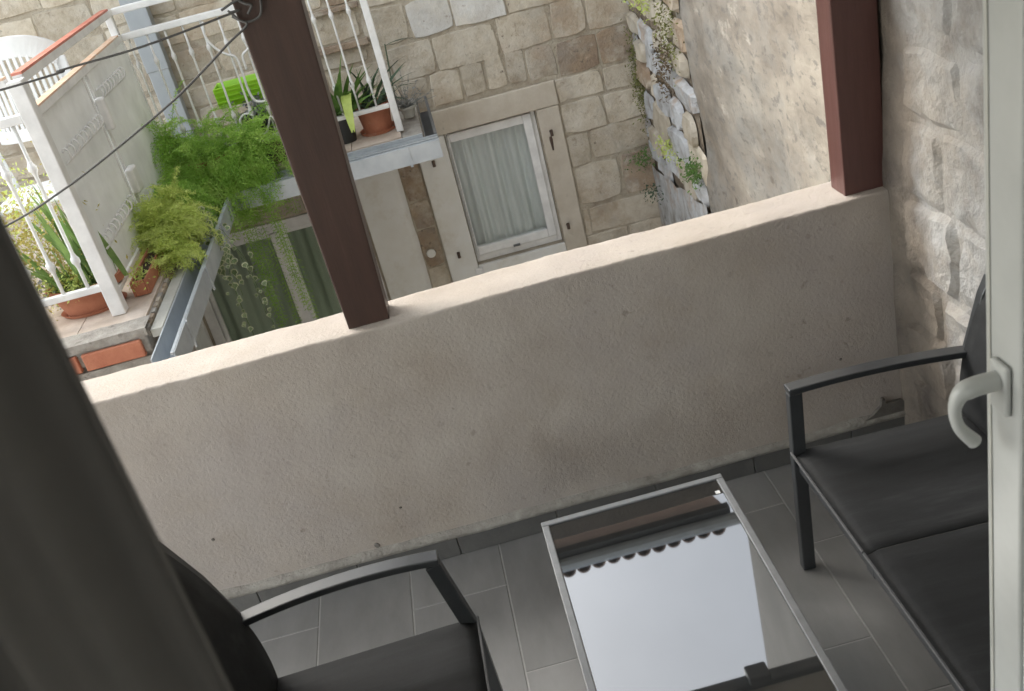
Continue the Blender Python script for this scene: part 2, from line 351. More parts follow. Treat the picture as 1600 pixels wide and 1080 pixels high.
def randxs(x0, x1, lo=.22, hi=.5, seed=0):
    r = random.Random(seed); xs = [x0]
    while xs[-1] < x1-lo*1.2: xs.append(min(xs[-1]+r.uniform(lo, hi), x1))
    if x1-xs[-1] > .01: 
        if x1-xs[-1] < lo*.8: xs[-1] = x1
        else: xs.append(x1)
    return xs
P_, B_, S_ = 'stone_pale', 'stone_brown', 'stone'
# right of the window
course(.365, .615, [.955, 1.25, 1.51], [B_, B_]); course(.195, .365, [.91, 1.24, 1.51], [S_, S_])
course(-.03, .195, [.905, 1.22, 1.51], [S_, S_]); course(-.27, -.03, [.905, 1.07, 1.51], [S_, S_])
course(-.58, -.27, [.905, 1.25, 1.51], ['stone', B_]); course(-.80, -.58, [.91, .96, 1.51], [S_, S_])
course(-1.05, -.80, [.90, 1.23, 1.51])
course(-1.35, -1.05, [.90, 1.15, 1.51])
# above the window
course(.40, .63, [-.45, -.12, .075, .29, .46, .60, .74, .955], [S_, S_, S_, S_, S_, S_, S_])
course(.615, .865, [-.14, .16, .60, .96, 1.205, 1.51], [S_, S_, S_, S_, S_])
course(.865, 1.12, [-.26, .045, .34, .70, 1.205, 1.51], [S_, P_, P_, S_, S_])
course(1.12, 1.36, [-.26, .2, .52, .95, 1.25, 1.51], [S_, P_, P_, S_, S_])
course(1.36, 1.62, [-.18, .12, .40, .82, 1.2, 1.51])
# behind the railing
course(.40, .63, [-2.9, -2.45, -2.1, -1.8, -1.45, -1.1, -.78, -.45]); course(.63, .80, randxs(-2.9, -.14, seed=2))
course(.80, .945, randxs(-2.9, -.26, seed=3)); course(.965, 1.165, randxs(-2.9, -.26, seed=4)); course(1.195, 1.40, randxs(-3.1, -.26, seed=5), [B_])
course(1.40, 1.60, randxs(-3.1, -.18, seed=6)); course(1.60, 1.84, randxs(-3.1, .4, seed=7)); course(1.84, 2.1, randxs(-3.1, .4, seed=8))
for z0, z1 in ((.92, .962), (1.16, 1.192)):
    MB().box(-.68, -.235, FY-.055, FY-.002, z0, z1).build('ledge', M['stone_brown'], house, bevel=.006)
# narrow stone strip between white panel and window surround
course(-.20, .10, [-.29, -.135], [B_]); course(-.42, -.20, [-.29, -.135], [B_]); course(-.72, -.42, [-.29, -.135], [B_]); course(-1.0, -.72, [-.29, -.135], [S_])
course(.10, .40, [-.45, -.14], [S_])
# lintel stones over the door
course(-.075, .10, [-1.93, -1.35, -.98, -.45], [S_, S_, S_])
course(.10, .40, [-1.93, -1.3, -.85, -.45])
# dressed surround of the window
MB().box(-.14, .905, FY-.030, FY-.001, .205, .375).build('lintel', M['stone_smooth'], house, bevel=.008)
MB().box(.742, .900, FY-.028, FY-.001, -1.2, .203).build('jamb', M['stone_smooth'], house, bevel=.008)
MB().box(-.130, .080, FY-.034, FY-.001, -1.2, .203).build('jamb', M['white_wall'], house, bevel=.008, label='white painted jamb left of the window')
MB().box(.082, .740, FY-.028, FY+.18, -.90, -.802).build('window_sill', M['white_wall'], house, bevel=.006)
MB().box(.082, .740, FY-.018, FY+.02, -1.2, -.903).build('apron', M['stone_smooth'], house, bevel=.006)
wn = bpy.data.objects.new('window', None); col.objects.link(wn); wn.parent = house; wn.location = (0, 0, 0)
def ring(mb, x0, x1, z0, z1, y0, y1, t, tb=None, tl=None):
    tb = tb or t; tl = tl or t
    mb.box(x0, x0+tl, y0, y1, z0, z1); mb.box(x1-t, x1, y0, y1, z0, z1)
    mb.box(x0+tl+.0005, x1-t-.0005, y0+.001, y1-.001, z0, z0+tb); mb.box(x0+tl+.0005, x1-t-.0005, y0+.001, y1-.001, z1-t, z1)
q = MB(); ring(q, .087, .733, -.80, .197, FY+.045, FY+.10, .03, .05, .012); q.build('frame', M['white'], wn, bevel=.004)
q = MB(); ring(q, .10, .702, -.742, .166+.02, FY+.02, FY+.075, .062, .062, .012); q.build('sash', M['white'], wn, bevel=.006)
MB().box(.112, .640, FY+.045, FY+.051, -.68, .15+.02).build('pane', M['glass'], wn)
q = MB(); vs = []; fs = []
for i in range(91):
    x = .10+.62*i/90; y = FY+.125+.026*math.sin(i*.30+.7*math.sin(i*.07))+.010*math.sin(i*.83+1)
    vs += [(x, y, -.74), (x+.01*math.sin(i*.2), y, .2)]
    if i: fs.append((2*i-2, 2*i, 2*i+1, 2*i-1))
q.add(vs, fs).build('lace_curtain', M['lace'], wn, smooth=True)
MB().box(.37, .42, FY+.008, FY+.02, -.745, -.728).build('latch', M['dgrey'], wn, bevel=.003)
for x, z in ((-.036, .039), (-.036, -.662), (.808, .035), (.785, -.665)):
    q = MB(); q.tube([(x, FY-.03, z), (x, FY-.075, z)], .010, 8); q.tube([(x, FY-.07, z-.022), (x, FY-.07, z+.022)], .011, 8)
    q.build('shutter_pin', M['rust'], house)
q = MB(); q.tube([(.80, FY-.029, z) for z in (-.10, -.02, .0)], [.006, .012, .008], 6); q.build('rust_stain', M['rust'], house)
MB().box(.05, .11, FY-.05, FY-.034, -.86, -.81).build('shutter_stop', M['white'], house, bevel=.012)
q = MB(); q.lathe([(.0,.0),(.03,.0),(.034,.008),(.03,.018),(0,.02)], (0,0,0), 16)
q.v = [(-.225+a, FY-.045-c, -.60+b) for a, b, c in q.v]; q.build('junction_box', M['white_wall'], house, smooth='auto')
# white plastered panel
vs = []; fs = []; nx_, nz_ = 12, 24
for j in range(nz_+1):
    for i in range(nx_+1):
        x = -.60+.31*i/nx_; z = -1.6+1.70*j/nz_
        if i == nx_: x += .010*nz(0, 0, z, 7)
        vs.append((x, FY-.032+.004*nz(x, 0, z, 6) + (.03 if i == nx_ else 0), z))
for j in range(nz_):
    for i in range(nx_):
        k = j*(nx_+1)+i; fs.append((k, k+1, k+nx_+2, k+nx_+1))
MB().add(vs, fs).build('plaster_panel', M['white_wall'], house, smooth=True)
# sliding glass door
dr = bpy.data.objects.new('glass_door', None); col.objects.link(dr); dr.parent = house
q = MB(); ring(q, -1.93, -.62, -2.5, -.09, FY+.0, FY+.08, .075); q.build('frame', M['white'], dr, bevel=.006)
q = MB(); ring(q, -1.85, -1.20, -2.42, -.168, FY+.022, FY+.05, .03); q.box(-1.285, -1.205, FY-.006, FY+.018, -2.42, -.168); q.build('sash', M['white'], dr, bevel=.005)
q = MB(); ring(q, -1.20, -.70, -2.42, -.168, FY+.022, FY+.05, .03); q.build('sash', M['white'], dr, bevel=.005)
MB().box(-1.82, -1.23, FY+.034, FY+.040, -2.39, -.20).build('pane', M['glass_dark'], dr)
MB().box(-1.17, -.73, FY+.034, FY+.040, -2.39, -.20).build('pane', M['glass_dark'], dr)
q = MB(); vs = []; fs = []
for i in range(101):
    x = -1.9+1.3*i/100; y = FY+.12+.02*math.sin(i*.35)+.012*math.sin(i*.93)
    vs += [(x, y, -2.5), (x, y, -.1)]
    if i: fs.append((2*i-2, 2*i, 2*i+1, 2*i-1))
q.add(vs, fs).build('door_curtain', M['inner_dark'], dr, smooth=True)
# folded shutter leaves standing against the side under the terrace
for k, (xa, ya, xb, yb) in enumerate(((-1.955, 6.93, -1.93, 6.42), (-1.925, 6.40, -1.90, 5.90))):
    q = MB(); a = Vector((xa, ya, 0)); b2 = Vector((xb, yb, 0)); d = (b2-a).normalized()
    q.bar(a+d*.04+Vector((0,0,-2.5)), a+d*.04+Vector((0,0,-.12)), .05, .03, (1,0,0)); q.bar(b2-d*.04+Vector((0,0,-2.5)), b2-d*.04+Vector((0,0,-.12)), .05, .03, (1,0,0))
    for z in (-2.45, -1.3, -.16): q.bar(a+d*.07+Vector((0,0,z)), b2-d*.07+Vector((0,0,z)), .026, .07)
    q.build('shutter_leaf', M['white'], dr, bevel=.004)
    q = MB()
    q.bar(a+d*.07+Vector((0,0,-1.3)), a+d*.07+Vector((0,0,-.18)), .001, .001); q = MB()
    mid = (a+b2)/2; q.bar(Vector((mid.x-.004, mid.y, -2.4)), Vector((mid.x-.004, mid.y, -.19)), (b2-a).length-.13, .01, (1,0,0)); q.build('shutter_panel', M['white_sheet'], dr)
# tiled roof and gutter of the far house
rf = bpy.data.objects.new('roof', None); col.objects.link(rf); rf.parent = house
rx = off(rf)
q = MB(); q.add([(-7,6.62,4.22),(1.56,6.62,4.22),(1.56,9.5,5.5),(-7,9.5,5.5),(-7,6.62,4.14),(1.56,6.62,4.14),(1.56,9.5,5.4),(-7,9.5,5.4)], [(0,1,2,3),(4,7,6,5),(0,4,5,1),(1,5,6,2),(2,6,7,3),(3,7,4,0)]); q.build('roof_deck', M['roof'], rf)
q = MB()
n = 0; x = -2.4
while x < 1.55:
    q2 = MB(); vs = []; fs = []
    for i in range(9):
        t = math.pi*i/8
        for y, z, rr in ((6.52, 4.21, .062), (7.0, 4.42, .052)): vs.append((x+rr*math.cos(t), y, z+rr*1.2*math.sin(t)))
        for y, z, rr in ((6.52, 4.21, .050), (7.0, 4.42, .040)): vs.append((x+rr*math.cos(t), y, z+rr*1.2*math.sin(t)))
    for i in range(8):
        a = 4*i; fs += [(a, a+4, a+5, a+1), (a+2, a+3, a+7, a+6), (a, a+2, a+6, a+4)]
    if n == 0:
        q2.v = [(p-x, y-6.52, z-4.21) for p, y, z in vs]; q2.f = fs
        me = bpy.data.meshes.new('roof_tile'); me.from_pydata(q2.v, [], q2.f); me.materials.append(M['roof'])
    o = bpy.data.objects.new('roof_tile', me); col.objects.link(o); o.parent = rf; o.location = Vector((x, 6.52, 4.21+.008*math.sin(x*9)))-rx
    n += 1; x += .1275
q = MB(); q.tube([(-7, 6.50, 4.14), (1.6, 6.50, 4.14)], .055, 10); q.build('eaves_gutter', M['zinc'], rf, smooth='auto')
MB().box(-7, 1.55, 6.55, 6.62, 4.05, 4.2).build('fascia', M['dgrey'], rf)

# downpipe
dp = empty('downpipe', (-1.56, FY-.1, -2.8), 'flat grey metal downpipe on the far stone wall behind the white railing', 'downpipe')
MB().box(-1.635, -1.50, FY-.13, FY-.045, .52, 1.13).build('pipe', M['pipe'], dp, bevel=.006)
MB().box(-1.64, -1.495, FY-.135, FY-.040, 1.10, 4.0).build('pipe', M['pipe'], dp, bevel=.006)
MB().box(-1.665, -1.47, FY-.10, FY-.04, 1.60, 1.635).build('bracket', M['pipe'], dp, bevel=.004)

# ------------------------------------------------------------------ side building (tall wall on the right)
side = empty('side_building', (1.6, 4.5, -2.8), 'tall old house closing the alley on the right, crumbling cream plaster above rubble', 'house')
def sx(y):
    if y >= 2.85: return 1.27+(1.5-1.27)*(y-2.85)/(6.95-2.85)
    return 1.27
vs = []; fs = []; ys = [2.80+(7.2-2.80)*i/150 for i in range(151)]; zs = [-1.6+(3.0+1.6)*j/150 for j in range(151)]
for z in zs:
    for y in ys:
        rub = max(0, min(1, (y-5.18-.10*nz(0, y, z, 3))/.06))
        d = .020*nz(y, 0, z, 1.6)+.014*nz(y, 3, z, 4.5)+.006*nz(y, 5, z, 13) + (1-rub)*.026
        vs.append((sx(y)-d+.012, y, z))
W = len(ys)
for j in range(len(zs)-1):
    for i in range(W-1):
        k = j*W+i; fs.append((k, k+W, k+W+1, k+1))
sw = MB().add(vs, fs).build('wall', M['side'], side, smooth=True)
MB().add([(1.28,2.8,2.99),(1.52,7.2,2.99),(1.52,7.2,3.5),(1.445,5.70,3.5),(1.445,5.70,9.5),(1.28,2.8,9.5)], [(0,1,2,3,4,5)]).build('upper_wall', M['grey_render'], side)
MB().add([(1.30,2.8,-2.8),(1.53,7.2,-2.8),(1.53,7.2,-1.6),(1.30,2.8,-1.6)], [(0,1,2,3)]).build('lower_wall', M['side'], side)
MB().box(1.54, 6, -1, 5.70, 3.5, 9.5).box(1.54, 6, -1, 7.2, -2.8, 3.499).build('core', M['side'], side)
MB().add([(1.275,5.2,-1.6),(1.50,7.0,-1.6),(1.50,7.0,3),(1.275+.12,5.2,3)], [(0,1,2,3)])
q = MB(); y_ = 5.22
q.add([(sx(5.22)+.004, 5.22, -1.6), (sx(6.95)+.004, 6.95, -1.6), (sx(6.95)+.004, 6.95, 2.2), (sx(5.22)+.004, 5.22, 2.2)], [(0,1,2,3)])
q.build('mortar_bed', M['rubblegap'], side)
side3 = lambda u, v, d: (sx(u)-d-.006, u, v)
r = random.Random(5); z = -1.3; kk = 500
while z < 1.9:
    h = r.uniform(.12, .24); y = 5.20+r.uniform(-.08, .10)
    while y < 6.9:
        L_ = r.uniform(.22, .5); y1 = min(y+L_, 6.93)
        if y1-y > .10 and z+h*.5 > -.10-.2*(y-5.2):
            kk += 1; sh = r.uniform(-.03, .03)
            rr = r.random()
            stone(y, y1, z+sh, z+h+sh, side3, sw, M['rubble'] if rr < .62 or z < -.2 else M['stone_brown'] if rr < .74 else M['stone'], proud=r.uniform(.012, .034), seed=kk, rough=2.0, nu=8, nw=7, gap=.003, cut=.25, arris=.02)
        y = y1
    z += h
# rendered fillet of grey-white plaster low in the corner
vs = []; fs = []
for j in range(21):
    for i in range(13):
        y = 5.24+1.69*i/12; z = 0
        top = -.12-.17*(y-5.2) + .035*nz(y, 0, 0, 6)
        z = -1.4+(top+1.4)*j/20
        vs.append((sx(y)-.026+.010*nz(y, 1, z, 8), y, z))
for j in range(20):
    for i in range(12):
        k = j*13+i; fs.append((k, k+13, k+14, k+1))
MB().add(vs, fs).build('render_patch', M['rubble'], side, smooth=True)

# ------------------------------------------------------------------ moss and wall ferns
def leafy(mb, c, n, size, spread, r, flat=False):
    for _ in range(n):
        d = Vector((r.gauss(0, 1), r.gauss(0, 1), r.gauss(0, 1))); p = Vector(c)+Vector((d.x*spread[0], d.y*spread[1], d.z*spread[2]))
        a = Vector((r.uniform(-1,1), r.uniform(-1,1), r.uniform(-1,1))).normalized()*size*r.uniform(.5, 1.3)
        b = a.cross(Vector((r.uniform(-1,1), r.uniform(-1,1), r.uniform(-1,1))).normalized())*.5
        mb.add([p-a, p+b, p+a, p-b], [(0,1,2,3)])
r = random.Random(21)
for nm, c, sp, n, mt, lab in (
    ('moss_clump', (1.375, 5.50, .83), (.03, .10, .10), 500, 'moss', 'large olive moss tuft high on the rubble strip of the side wall'),
    ('moss_clump', (1.36, 5.62, .66), (.02, .06, .06), 300, 'moss_brown', 'dry brown moss tuft just below the large olive tuft on the rubble'),
    ('wall_plant', (1.40, 6.10, .90), (.03, .08, .05), 260, 'fern_lime', 'yellow green weed growing at the top of the rubble strip'),
    ('wall_plant', (1.35, 5.32, .07), (.025, .06, .04), 380, 'leaf', 'small bright green weed on the rubble where the plaster begins'),
    ('wall_plant', (1.40, 6.0, .0), (.03, .12, .03), 260, 'fern_lime', 'yellow green weed in a rubble joint halfway up the side wall'),
    ('wall_plant', (1.39, 6.82, -.30), (.05, .03, .04), 260, 'leaf', 'green weed rooted in the corner between beige and rubble walls'),
    ('wall_plant', (1.40, 6.70, -.52), (.03, .04, .03), 150, 'leaf_dark', 'dark little weed lowest in the corner of the two walls'),
    ('moss_clump', (1.465, 6.85, .25), (.025, .03, .17), 900, 'moss', 'long green moss streak down the corner of the far wall'),
    ('moss_clump', (1.40, 5.9, .45), (.02, .06, .05), 160, 'moss_brown', 'brown moss patch in the middle of the whitewashed rubble')):
    q = MB(); leafy(q, c, n, .012, sp, r)
    if 'moss' in nm: tag(q.build(nm, M[mt]), lab, 'moss', None, 'stuff')
    else: q.build('foliage', M[mt], empty(nm, c, lab, 'plant'), kind='stuff')

# ------------------------------------------------------------------ neighbour's terrace
TZ = .51
ter = empty('terrace', (-1.5, 5.5, -2.8), 'raised terrace of the neighbours with pinkish slab and zinc gutter', 'terrace')
q = MB()
q.box(-4.2, -1.372, 4.02, 5.93, TZ-.10, TZ-.002); q.box(-4.2, -.045, 5.932, FY-.04, TZ-.10, TZ-.002); q.build('slab', M['cement'], ter, bevel=.008)
# floor tiles on the slab
tb = MB().box(0, .298, 0, .298, 0, .012); base_t = None
for ix in range(-9, 10):
    for iy in range(0, 10):
        x = -1.68+ix*.302; y = 4.13+iy*.302
        if y+.298 > FY-.04: continue
        inside = (x+.298 < -1.37 and x > -3.6) or (y > 5.93 and x+.298 < -.06 and x > -3.6)
        if not inside: continue
        if base_t is None:
            me = bpy.data.meshes.new('terrace_tile'); me.from_pydata(tb.v, [], tb.f); me.materials.append(M['slab']); base_t = me
        o = bpy.data.objects.new('terrace_tile', me); col.objects.link(o); o.parent = ter; o.location = Vector((x, y, TZ-.001))-ter.location
# supporting pier, brick course and render on the near face
q = MB(); q.box(-4.2, -1.376, 4.035, 4.6, -2.8, TZ-.102); q.build('pier', M['cement'], ter)
vs=[]; fs=[]
for j in range(3):
    for i in range(41):
        x = -2.6+(2.6-1.36)*i/40; vs.append((x, 4.012-.01*nz(x, j, 0, 9), [TZ-.026, TZ-.008, TZ+.012][j]))
for i in range(41): vs.append((vs[i][0], 4.135, TZ+.014+.004*nz(vs[i][0], 9, 0, 20)))
for j in range(3):
    for i in range(40): k = j*41+i; fs.append((k, k+1, k+42, k+41))
MB().add(vs, fs).build('cement_edge', M['cement'], ter, smooth='auto')
for x0, x1 in ((-1.655, -1.40), (-1.93, -1.675), (-2.21, -1.95)):
    MB().box(x0, x1, 4.003, 4.034, TZ-.112, TZ-.034).build('brick', M['brick'], ter, bevel=.006)
q = MB(); vs = []; fs = []
for j in range(9):
    for i in range(31):
        x = -2.4+1.04*i/30; z = TZ-.118-.9*j/8; vs.append((x, 4.018+.012*nz(x, 0, z, 7), z))
for j in range(8):
    for i in range(30): k = j*31+i; fs.append((k, k+31, k+32, k+1))
q.add(vs, fs).build('render', M['cement'], ter, smooth=True)
# flashing board + broken mosaic edge on the left arm
MB().box(-1.352, -1.298, 4.03, 5.9, TZ-.05, TZ-.012).build('flashing', M['greypot'], ter, bevel=.004)
r = random.Random(3)
for i in range(34):
    y = 4.04+i*.055; s_ = r.uniform(.018, .032)
    MB().box(-1.372-.006*r.random(), -1.357, y, y+.045, TZ-.045, TZ-.005+.01*r.random()).build('edge_stone', M['stone_brown' if i % 3 else 'cement'], ter, bevel=.003)
def gutter(pts, wdir, w, name='gutter'):
    """open U channel following pts (inner edge), wdir horizontal outward direction"""
    a, b = Vector(pts[0]), Vector(pts[1]); o = Vector(wdir); t = .006
    q = MB()
    def sl(o0, o1, z0, z1):
        vs = []
        for p in (a, b):
            for oo, zz in ((o0, z0), (o1, z0), (o1, z1), (o0, z1)): vs.append(p+o*oo+Vector((0,0,zz)))
        q.add(vs, [(0,1,5,4),(1,2,6,5),(2,3,7,6),(3,0,4,7),(3,2,1,0),(4,5,6,7)])
    sl(0, t, -.10, -.004); sl(t, w-t, -.105, -.099); sl(w-t, w, -.105, .0); sl(w-t-.012, w-t+.001, -.008, .002)
    return q
gutter([(-1.295, 3.72, TZ-.01), (-1.295, 5.72, TZ-.01)], (1,0,0), .10).build('gutter', M['zinc'], ter)
MB().box(-1.295, -1.195, 3.712, 3.719, TZ-.115, TZ-.03).build('gutter_end', M['zinc'], ter)
gutter([(-1.195, 5.90, TZ-.01), (.035, 5.90, TZ-.01)], (0,-1,0), .15).build('gutter', M['zinc'], ter)
gutter([(-.040, FY-.06, TZ-.01), (-.040, 5.904, TZ-.01)], (1,0,0), .075).build('gutter', M['dgrey'], ter)
MB().box(-1.2, -.05, 5.915, 5.93, TZ-.04, TZ+.004).build('flashing', M['zinc'], ter)
MB().box(-1.15, .0, 5.79, 5.90, TZ-.045, TZ-.038).build('gutter_cover', M['greypot'], ter)
q = MB(); q.box(-1.18, .03, 5.80, 5.815, TZ-.03, TZ-.008); q.build('gutter_rib', M['zinc'], ter)
for x in (-1.02, -.16):
    MB().box(x, x+.014, 5.742, 5.750, TZ-.125, TZ-.002).build('gutter_strap', M['zinc'], ter)
for y in (4.0, 4.62, 5.25):
    MB().box(-1.194, -1.186, y, y+.018, TZ-.13, TZ-.006).build('gutter_strap', M['zinc'], ter)
# side wall under the left arm
MB().box(-4.2, -1.99, 4.62, FY, -2.8, TZ-.105).build('side_wall', M['white_wall'], ter)

# ------------------------------------------------------------------ white railing
RX, RY = -1.515, 6.08
rail = empty('white_railing', (RX, RY, TZ), 'white wrought iron terrace railing with knotted balusters and two sheet panels', 'railing')
def post(x, y, w=.045, top=1.56): return MB().box(x-w/2, x+w/2, y-w/2, y+w/2, TZ+.012, top).build('post', M['white'], rail, bevel=.005)
post(-.172, RY, .042); post(RX-.03, RY, .042); post(RX, 4.263, .062, 1.56); post(-3.1, 4.263, .042)
def rbar(a, b, w=.042, h=.024, name='rail', m_='white', **k): return MB().bar(a, b, w, h).build(name, M[m_], rail, bevel=.004, **k)
for z, h in ((1.425, .036), (1.565, .036)):
    rbar((RX+.0, RY, z), (-.195, RY, z), .042, h)
    rbar((RX, 4.30, z-.01), (RX-.02, RY-.022, z), .042, h)
    rbar((RX-.033, 4.263, z-.01), (-3.08, 4.263, z-.01), .042, h)
rbar((RX-.005, RY, .686), (-.195, RY, .686), .03, .026)
rbar((RX-.033, 4.263, .655), (-3.08, 4.263, .655), .03, .030)
rbar((RX, 4.30, .60), (RX-.02, RY-.022, .60), .03, .024)
MB().bar((RX, 4.30, 1.577), (RX-.02, 6.0, 1.588), .043, .010).build('rail_cap', M['red'], rail, label='faded red painted top of the side handrail')
MB().bar((RX, 4.30, 1.4365), (RX-.02, 6.0, 1.4465), .043, .008).build('rail_cap', M['orange'], rail, label='worn orange top of the lower side rail')
MB().bar((RX-.035, 4.263, 1.577), (-3.0, 4.263, 1.577), .043, .010).build('rail_cap', M['orange'], rail)
def baluster_mesh(z0, z1, zb, r0=.0062, rb=.014):
    pts = []; rr = []
    zs_ = sorted(set([z0, z1] + [b+d for b in zb for d in (-.036, -.02, -.008, .008, .02, .036)]))
    for z in zs_:
        pts.append((0, 0, z)); dd = min(abs(z-b) for b in zb); rr.append(r0 if dd > .03 else (rb*.62 if dd > .015 else rb))
    q = MB(); q.tube(pts, rr, 6); me = bpy.data.meshes.new('baluster'); me.from_pydata(q.v, [], q.f); me.materials.append(M['white'])
    me.polygons.foreach_set('use_smooth', [True]*len(me.polygons)); return me
bmF = baluster_mesh(.70, 1.407, (1.257, .856)); bmN = baluster_mesh(.67, 1.40, (1.215, .80), .0085, .020)
for i in range(13):
    x = -1.487+.1015*i
    if abs(x+1.08) < .01: pass
    o = bpy.data.objects.new('baluster', bmF); col.objects.link(o); o.parent = rail; o.location = Vector((x, RY, 0))-rail.location
for i in range(14):
    x = -1.60-.108*i
    o = bpy.data.objects.new('baluster', bmN); col.objects.link(o); o.parent = rail; o.location = Vector((x, 4.263, 0))-rail.location
def sp(pts, n=8):
    out = []; P = [Vector(p) for p in pts]; P = [P[0]*2-P[1]]+P+[P[-1]*2-P[-2]]
    for i in range(1, len(P)-2):
        for k in range(n):
            t = k/n; a, b, c, d = P[i-1:i+3]
            out.append(.5*((2*b)+(c-a)*t+(2*a-5*b+4*c-d)*t*t+(3*b-a-3*c+d)*t**3))
    out.append(P[-2]); return out
y = RY-.012
MB().tube(sp([(-1.065,y,1.40),(-1.078,y,1.32),(-1.05,y,1.25),(-1.0,y,1.20),(-.955,y,1.17),(-.948,y,1.09),(-.95,y,.98),(-.93,y,.91),(-.87,y,.89)]), .007, 6).build('scroll', M['white'], rail, smooth=True)
MB().tube(sp([(-.81,y,1.40),(-.795,y,1.32),(-.82,y,1.25),(-.87,y,1.20),(-.915,y,1.17),(-.92,y,1.09)]), .007, 6).build('scroll', M['white'], rail, smooth=True)
MB().tube(sp([(-1.06,y,.78),(-1.05,y,.83),(-1.01,y,.852),(-.97,y,.83)]), .007, 6).build('scroll', M['white'], rail, smooth=True)
MB().tube(sp([(-.87,y,.70),(-.86,y,.76),(-.88,y,.80),(-.93,y,.72),(-1.0,y,.71)]), .006, 6).build('scroll', M['white'], rail, smooth=True)
# sheet panels along the side, with cut and curled hooks
def panel(y0, y1):
    q = MB(); q.box(RX-.004, RX+.002, y0, y1, .615, 1.405); o = q.build('sheet_panel', M['white_sheet'], rail)
    for ya in (y0+.02, y1-.034): MB().box(RX+.0025, RX+.010, ya, ya+.014, .62, 1.40).build('seam', M['white'], rail)
panel(4.30, 5.10); panel(5.115, 6.05)
for (y0, y1, zc) in ((4.40, 5.02, 1.20), (5.20, 5.72, 1.29), (4.42, 4.98, .80)):
    n = 9
    for i in range(n):
        yy = y0+(y1-y0)*i/(n-1); rr = .022
        MB().tube(sp([(RX+.006, yy-.012, zc-.03), (RX+.028, yy, zc-.012), (RX+.030, yy+.008, zc+.014), (RX+.014, yy+.014, zc+.03), (RX+.006, yy+.006, zc+.018)], 4), .005, 5).build('curl', M['white'], rail, smooth=True)
MB().box(RX+.004, RX+.05, 5.09, 5.14, 1.13, 1.29).build('bracket', M['white'], rail, bevel=.012)
MB().box(RX+.004, RX+.045, 5.10, 5.20, .80, .93).build('bracket', M['white'], rail, bevel=.012)

# ------------------------------------------------------------------ plants
def pot(name, c, r0, r1, h, m_, label, cat='pot', n=24, rim=.012, group=None, sx_=1, sy_=1, saucer=False, soil=True):
    t = empty(name, c, label, cat, group)
    q = MB(); q.lathe([(r0*.2, .002), (r0, .0), (r0+(r1-r0)*.85, h*.80), (r1+rim, h*.80), (r1+rim, h), (r1-.004, h), (r1*.95, h*.86), (0.001, h*.86)], c, n, sx_, sy_)
    q.build('pot_body', M[m_], t, smooth='auto')
    if soil: MB().lathe([(0.001, h*.885), (r1*.93, h*.885)], c, n, sx_, sy_).build('soil', M['soil'], t)
    if saucer: MB().lathe([(0.001, 0), (r1*1.0, 0), (r1*1.12, .022), (r1*1.08, .022), (r1*.9, .006)], (c[0], c[1], c[2]-.004), n, sx_, sy_).build('saucer', M[m_], t, smooth='auto')
    return t
def plume(mb, p, d, L, droop, r, width=.045, nb=22, needles=5):
    p = Vector(p); d = Vector(d).normalized(); st = L/nb; pts = []
    for i in range(nb+1):
        pts.append(p.copy()); d = (d+Vector((0,0,-droop*st*6))+Vector((r.gauss(0,.03), r.gauss(0,.03), r.gauss(0,.02)))).normalized(); p = p+d*st
    mb.tube(pts[::3]+[pts[-1]], .0016, 3, False)
    for i in range(1, nb):
        c = pts[i]; dd = (pts[i+1]-pts[i-1]).normalized(); a, b = frame(dd)
        wl = width*math.sin(math.pi*(.12+.88*(1-i/nb)))**.6
        for s_ in (-1, 1):
            bd = (a*s_+dd*.5+b*r.uniform(-.35, .35)).normalized()
            for k in range(needles):
                q0 = c+bd*wl*(k/needles); nd = (bd*.6+Vector((r.uniform(-1,1), r.uniform(-1,1), r.uniform(-1,1)))*.9).normalized()
                ln = .017*r.uniform(.7, 1.4); sd_ = nd.cross(Vector((r.uniform(-1,1), r.uniform(-1,1), r.uniform(-1,1)))).normalized()*.0026
                mb.add([q0-sd_, q0+sd_, q0+nd*ln], [(0,1,2)])
                q1 = q0+bd*wl/needles; mb.add([q0, q0+b*.0011, q1], [(0,1,2)])
def fern(t, roots, n, L, dirs, droop, seed, m_='fern', **k):
    r = random.Random(seed); q = MB()
    for i in range(n):
        rt_ = r.choice(roots); p = Vector(rt_)+Vector((r.gauss(0,.035), r.gauss(0,.035), r.gauss(0,.015)))
        dx, dy, dz, sprd = dirs
        d = Vector((dx+r.gauss(0,sprd), dy+r.gauss(0,sprd), dz+r.gauss(0,sprd)*.8))
        plume(q, p, d, L*r.uniform(.6, 1.15), droop*r.uniform(.6, 1.4), r, **k)
    return q.build('foliage', M[m_], t, kind='stuff')
t1 = pot('asparagus_fern', (-1.30, 5.98, TZ+.012), .09, .12, .17, 'terracotta', 'big feathery green asparagus fern spilling over the inner terrace corner', 'plant')
fern(t1, [(-1.40,6.0,.72),(-1.22,6.0,.70),(-1.05,6.02,.68),(-1.36,5.8,.62),(-1.45,5.95,.80),(-1.0,6.0,.68)], 260, .44, (.0,-.4,.40,.65), .9, 1)
fern(t1, [(-1.40,5.85,.68),(-1.2,5.9,.66),(-1.08,5.94,.62),(-1.44,5.5,.70),(-1.40,5.6,.62)], 150, .40, (.1,-.8,.1,.5), 1.5, 2)
t2 = pot('asparagus_fern', (-1.47, 5.02, TZ+.012), .06, .08, .10, 'darkpot', 'yellow green feathery fern beside the gutter, lower left of the big fern', 'plant')
fern(t2, [(-1.46,5.0,.66),(-1.40,4.95,.64),(-1.42,5.15,.66)], 170, .27, (.35,-.15,.35,.6), 1.3, 3, 'fern_lime')
fern(t2, [(-1.36,4.75,.58)], 26, .16, (.2,-.3,.1,.6), 1.2, 4, 'fern_lime')
t3 = pot('asparagus_fern', (-1.0, 6.03, TZ+.012), .05, .07, .09, 'darkpot', 'thin fern strands hanging over the gutter in front of the glass door', 'plant')
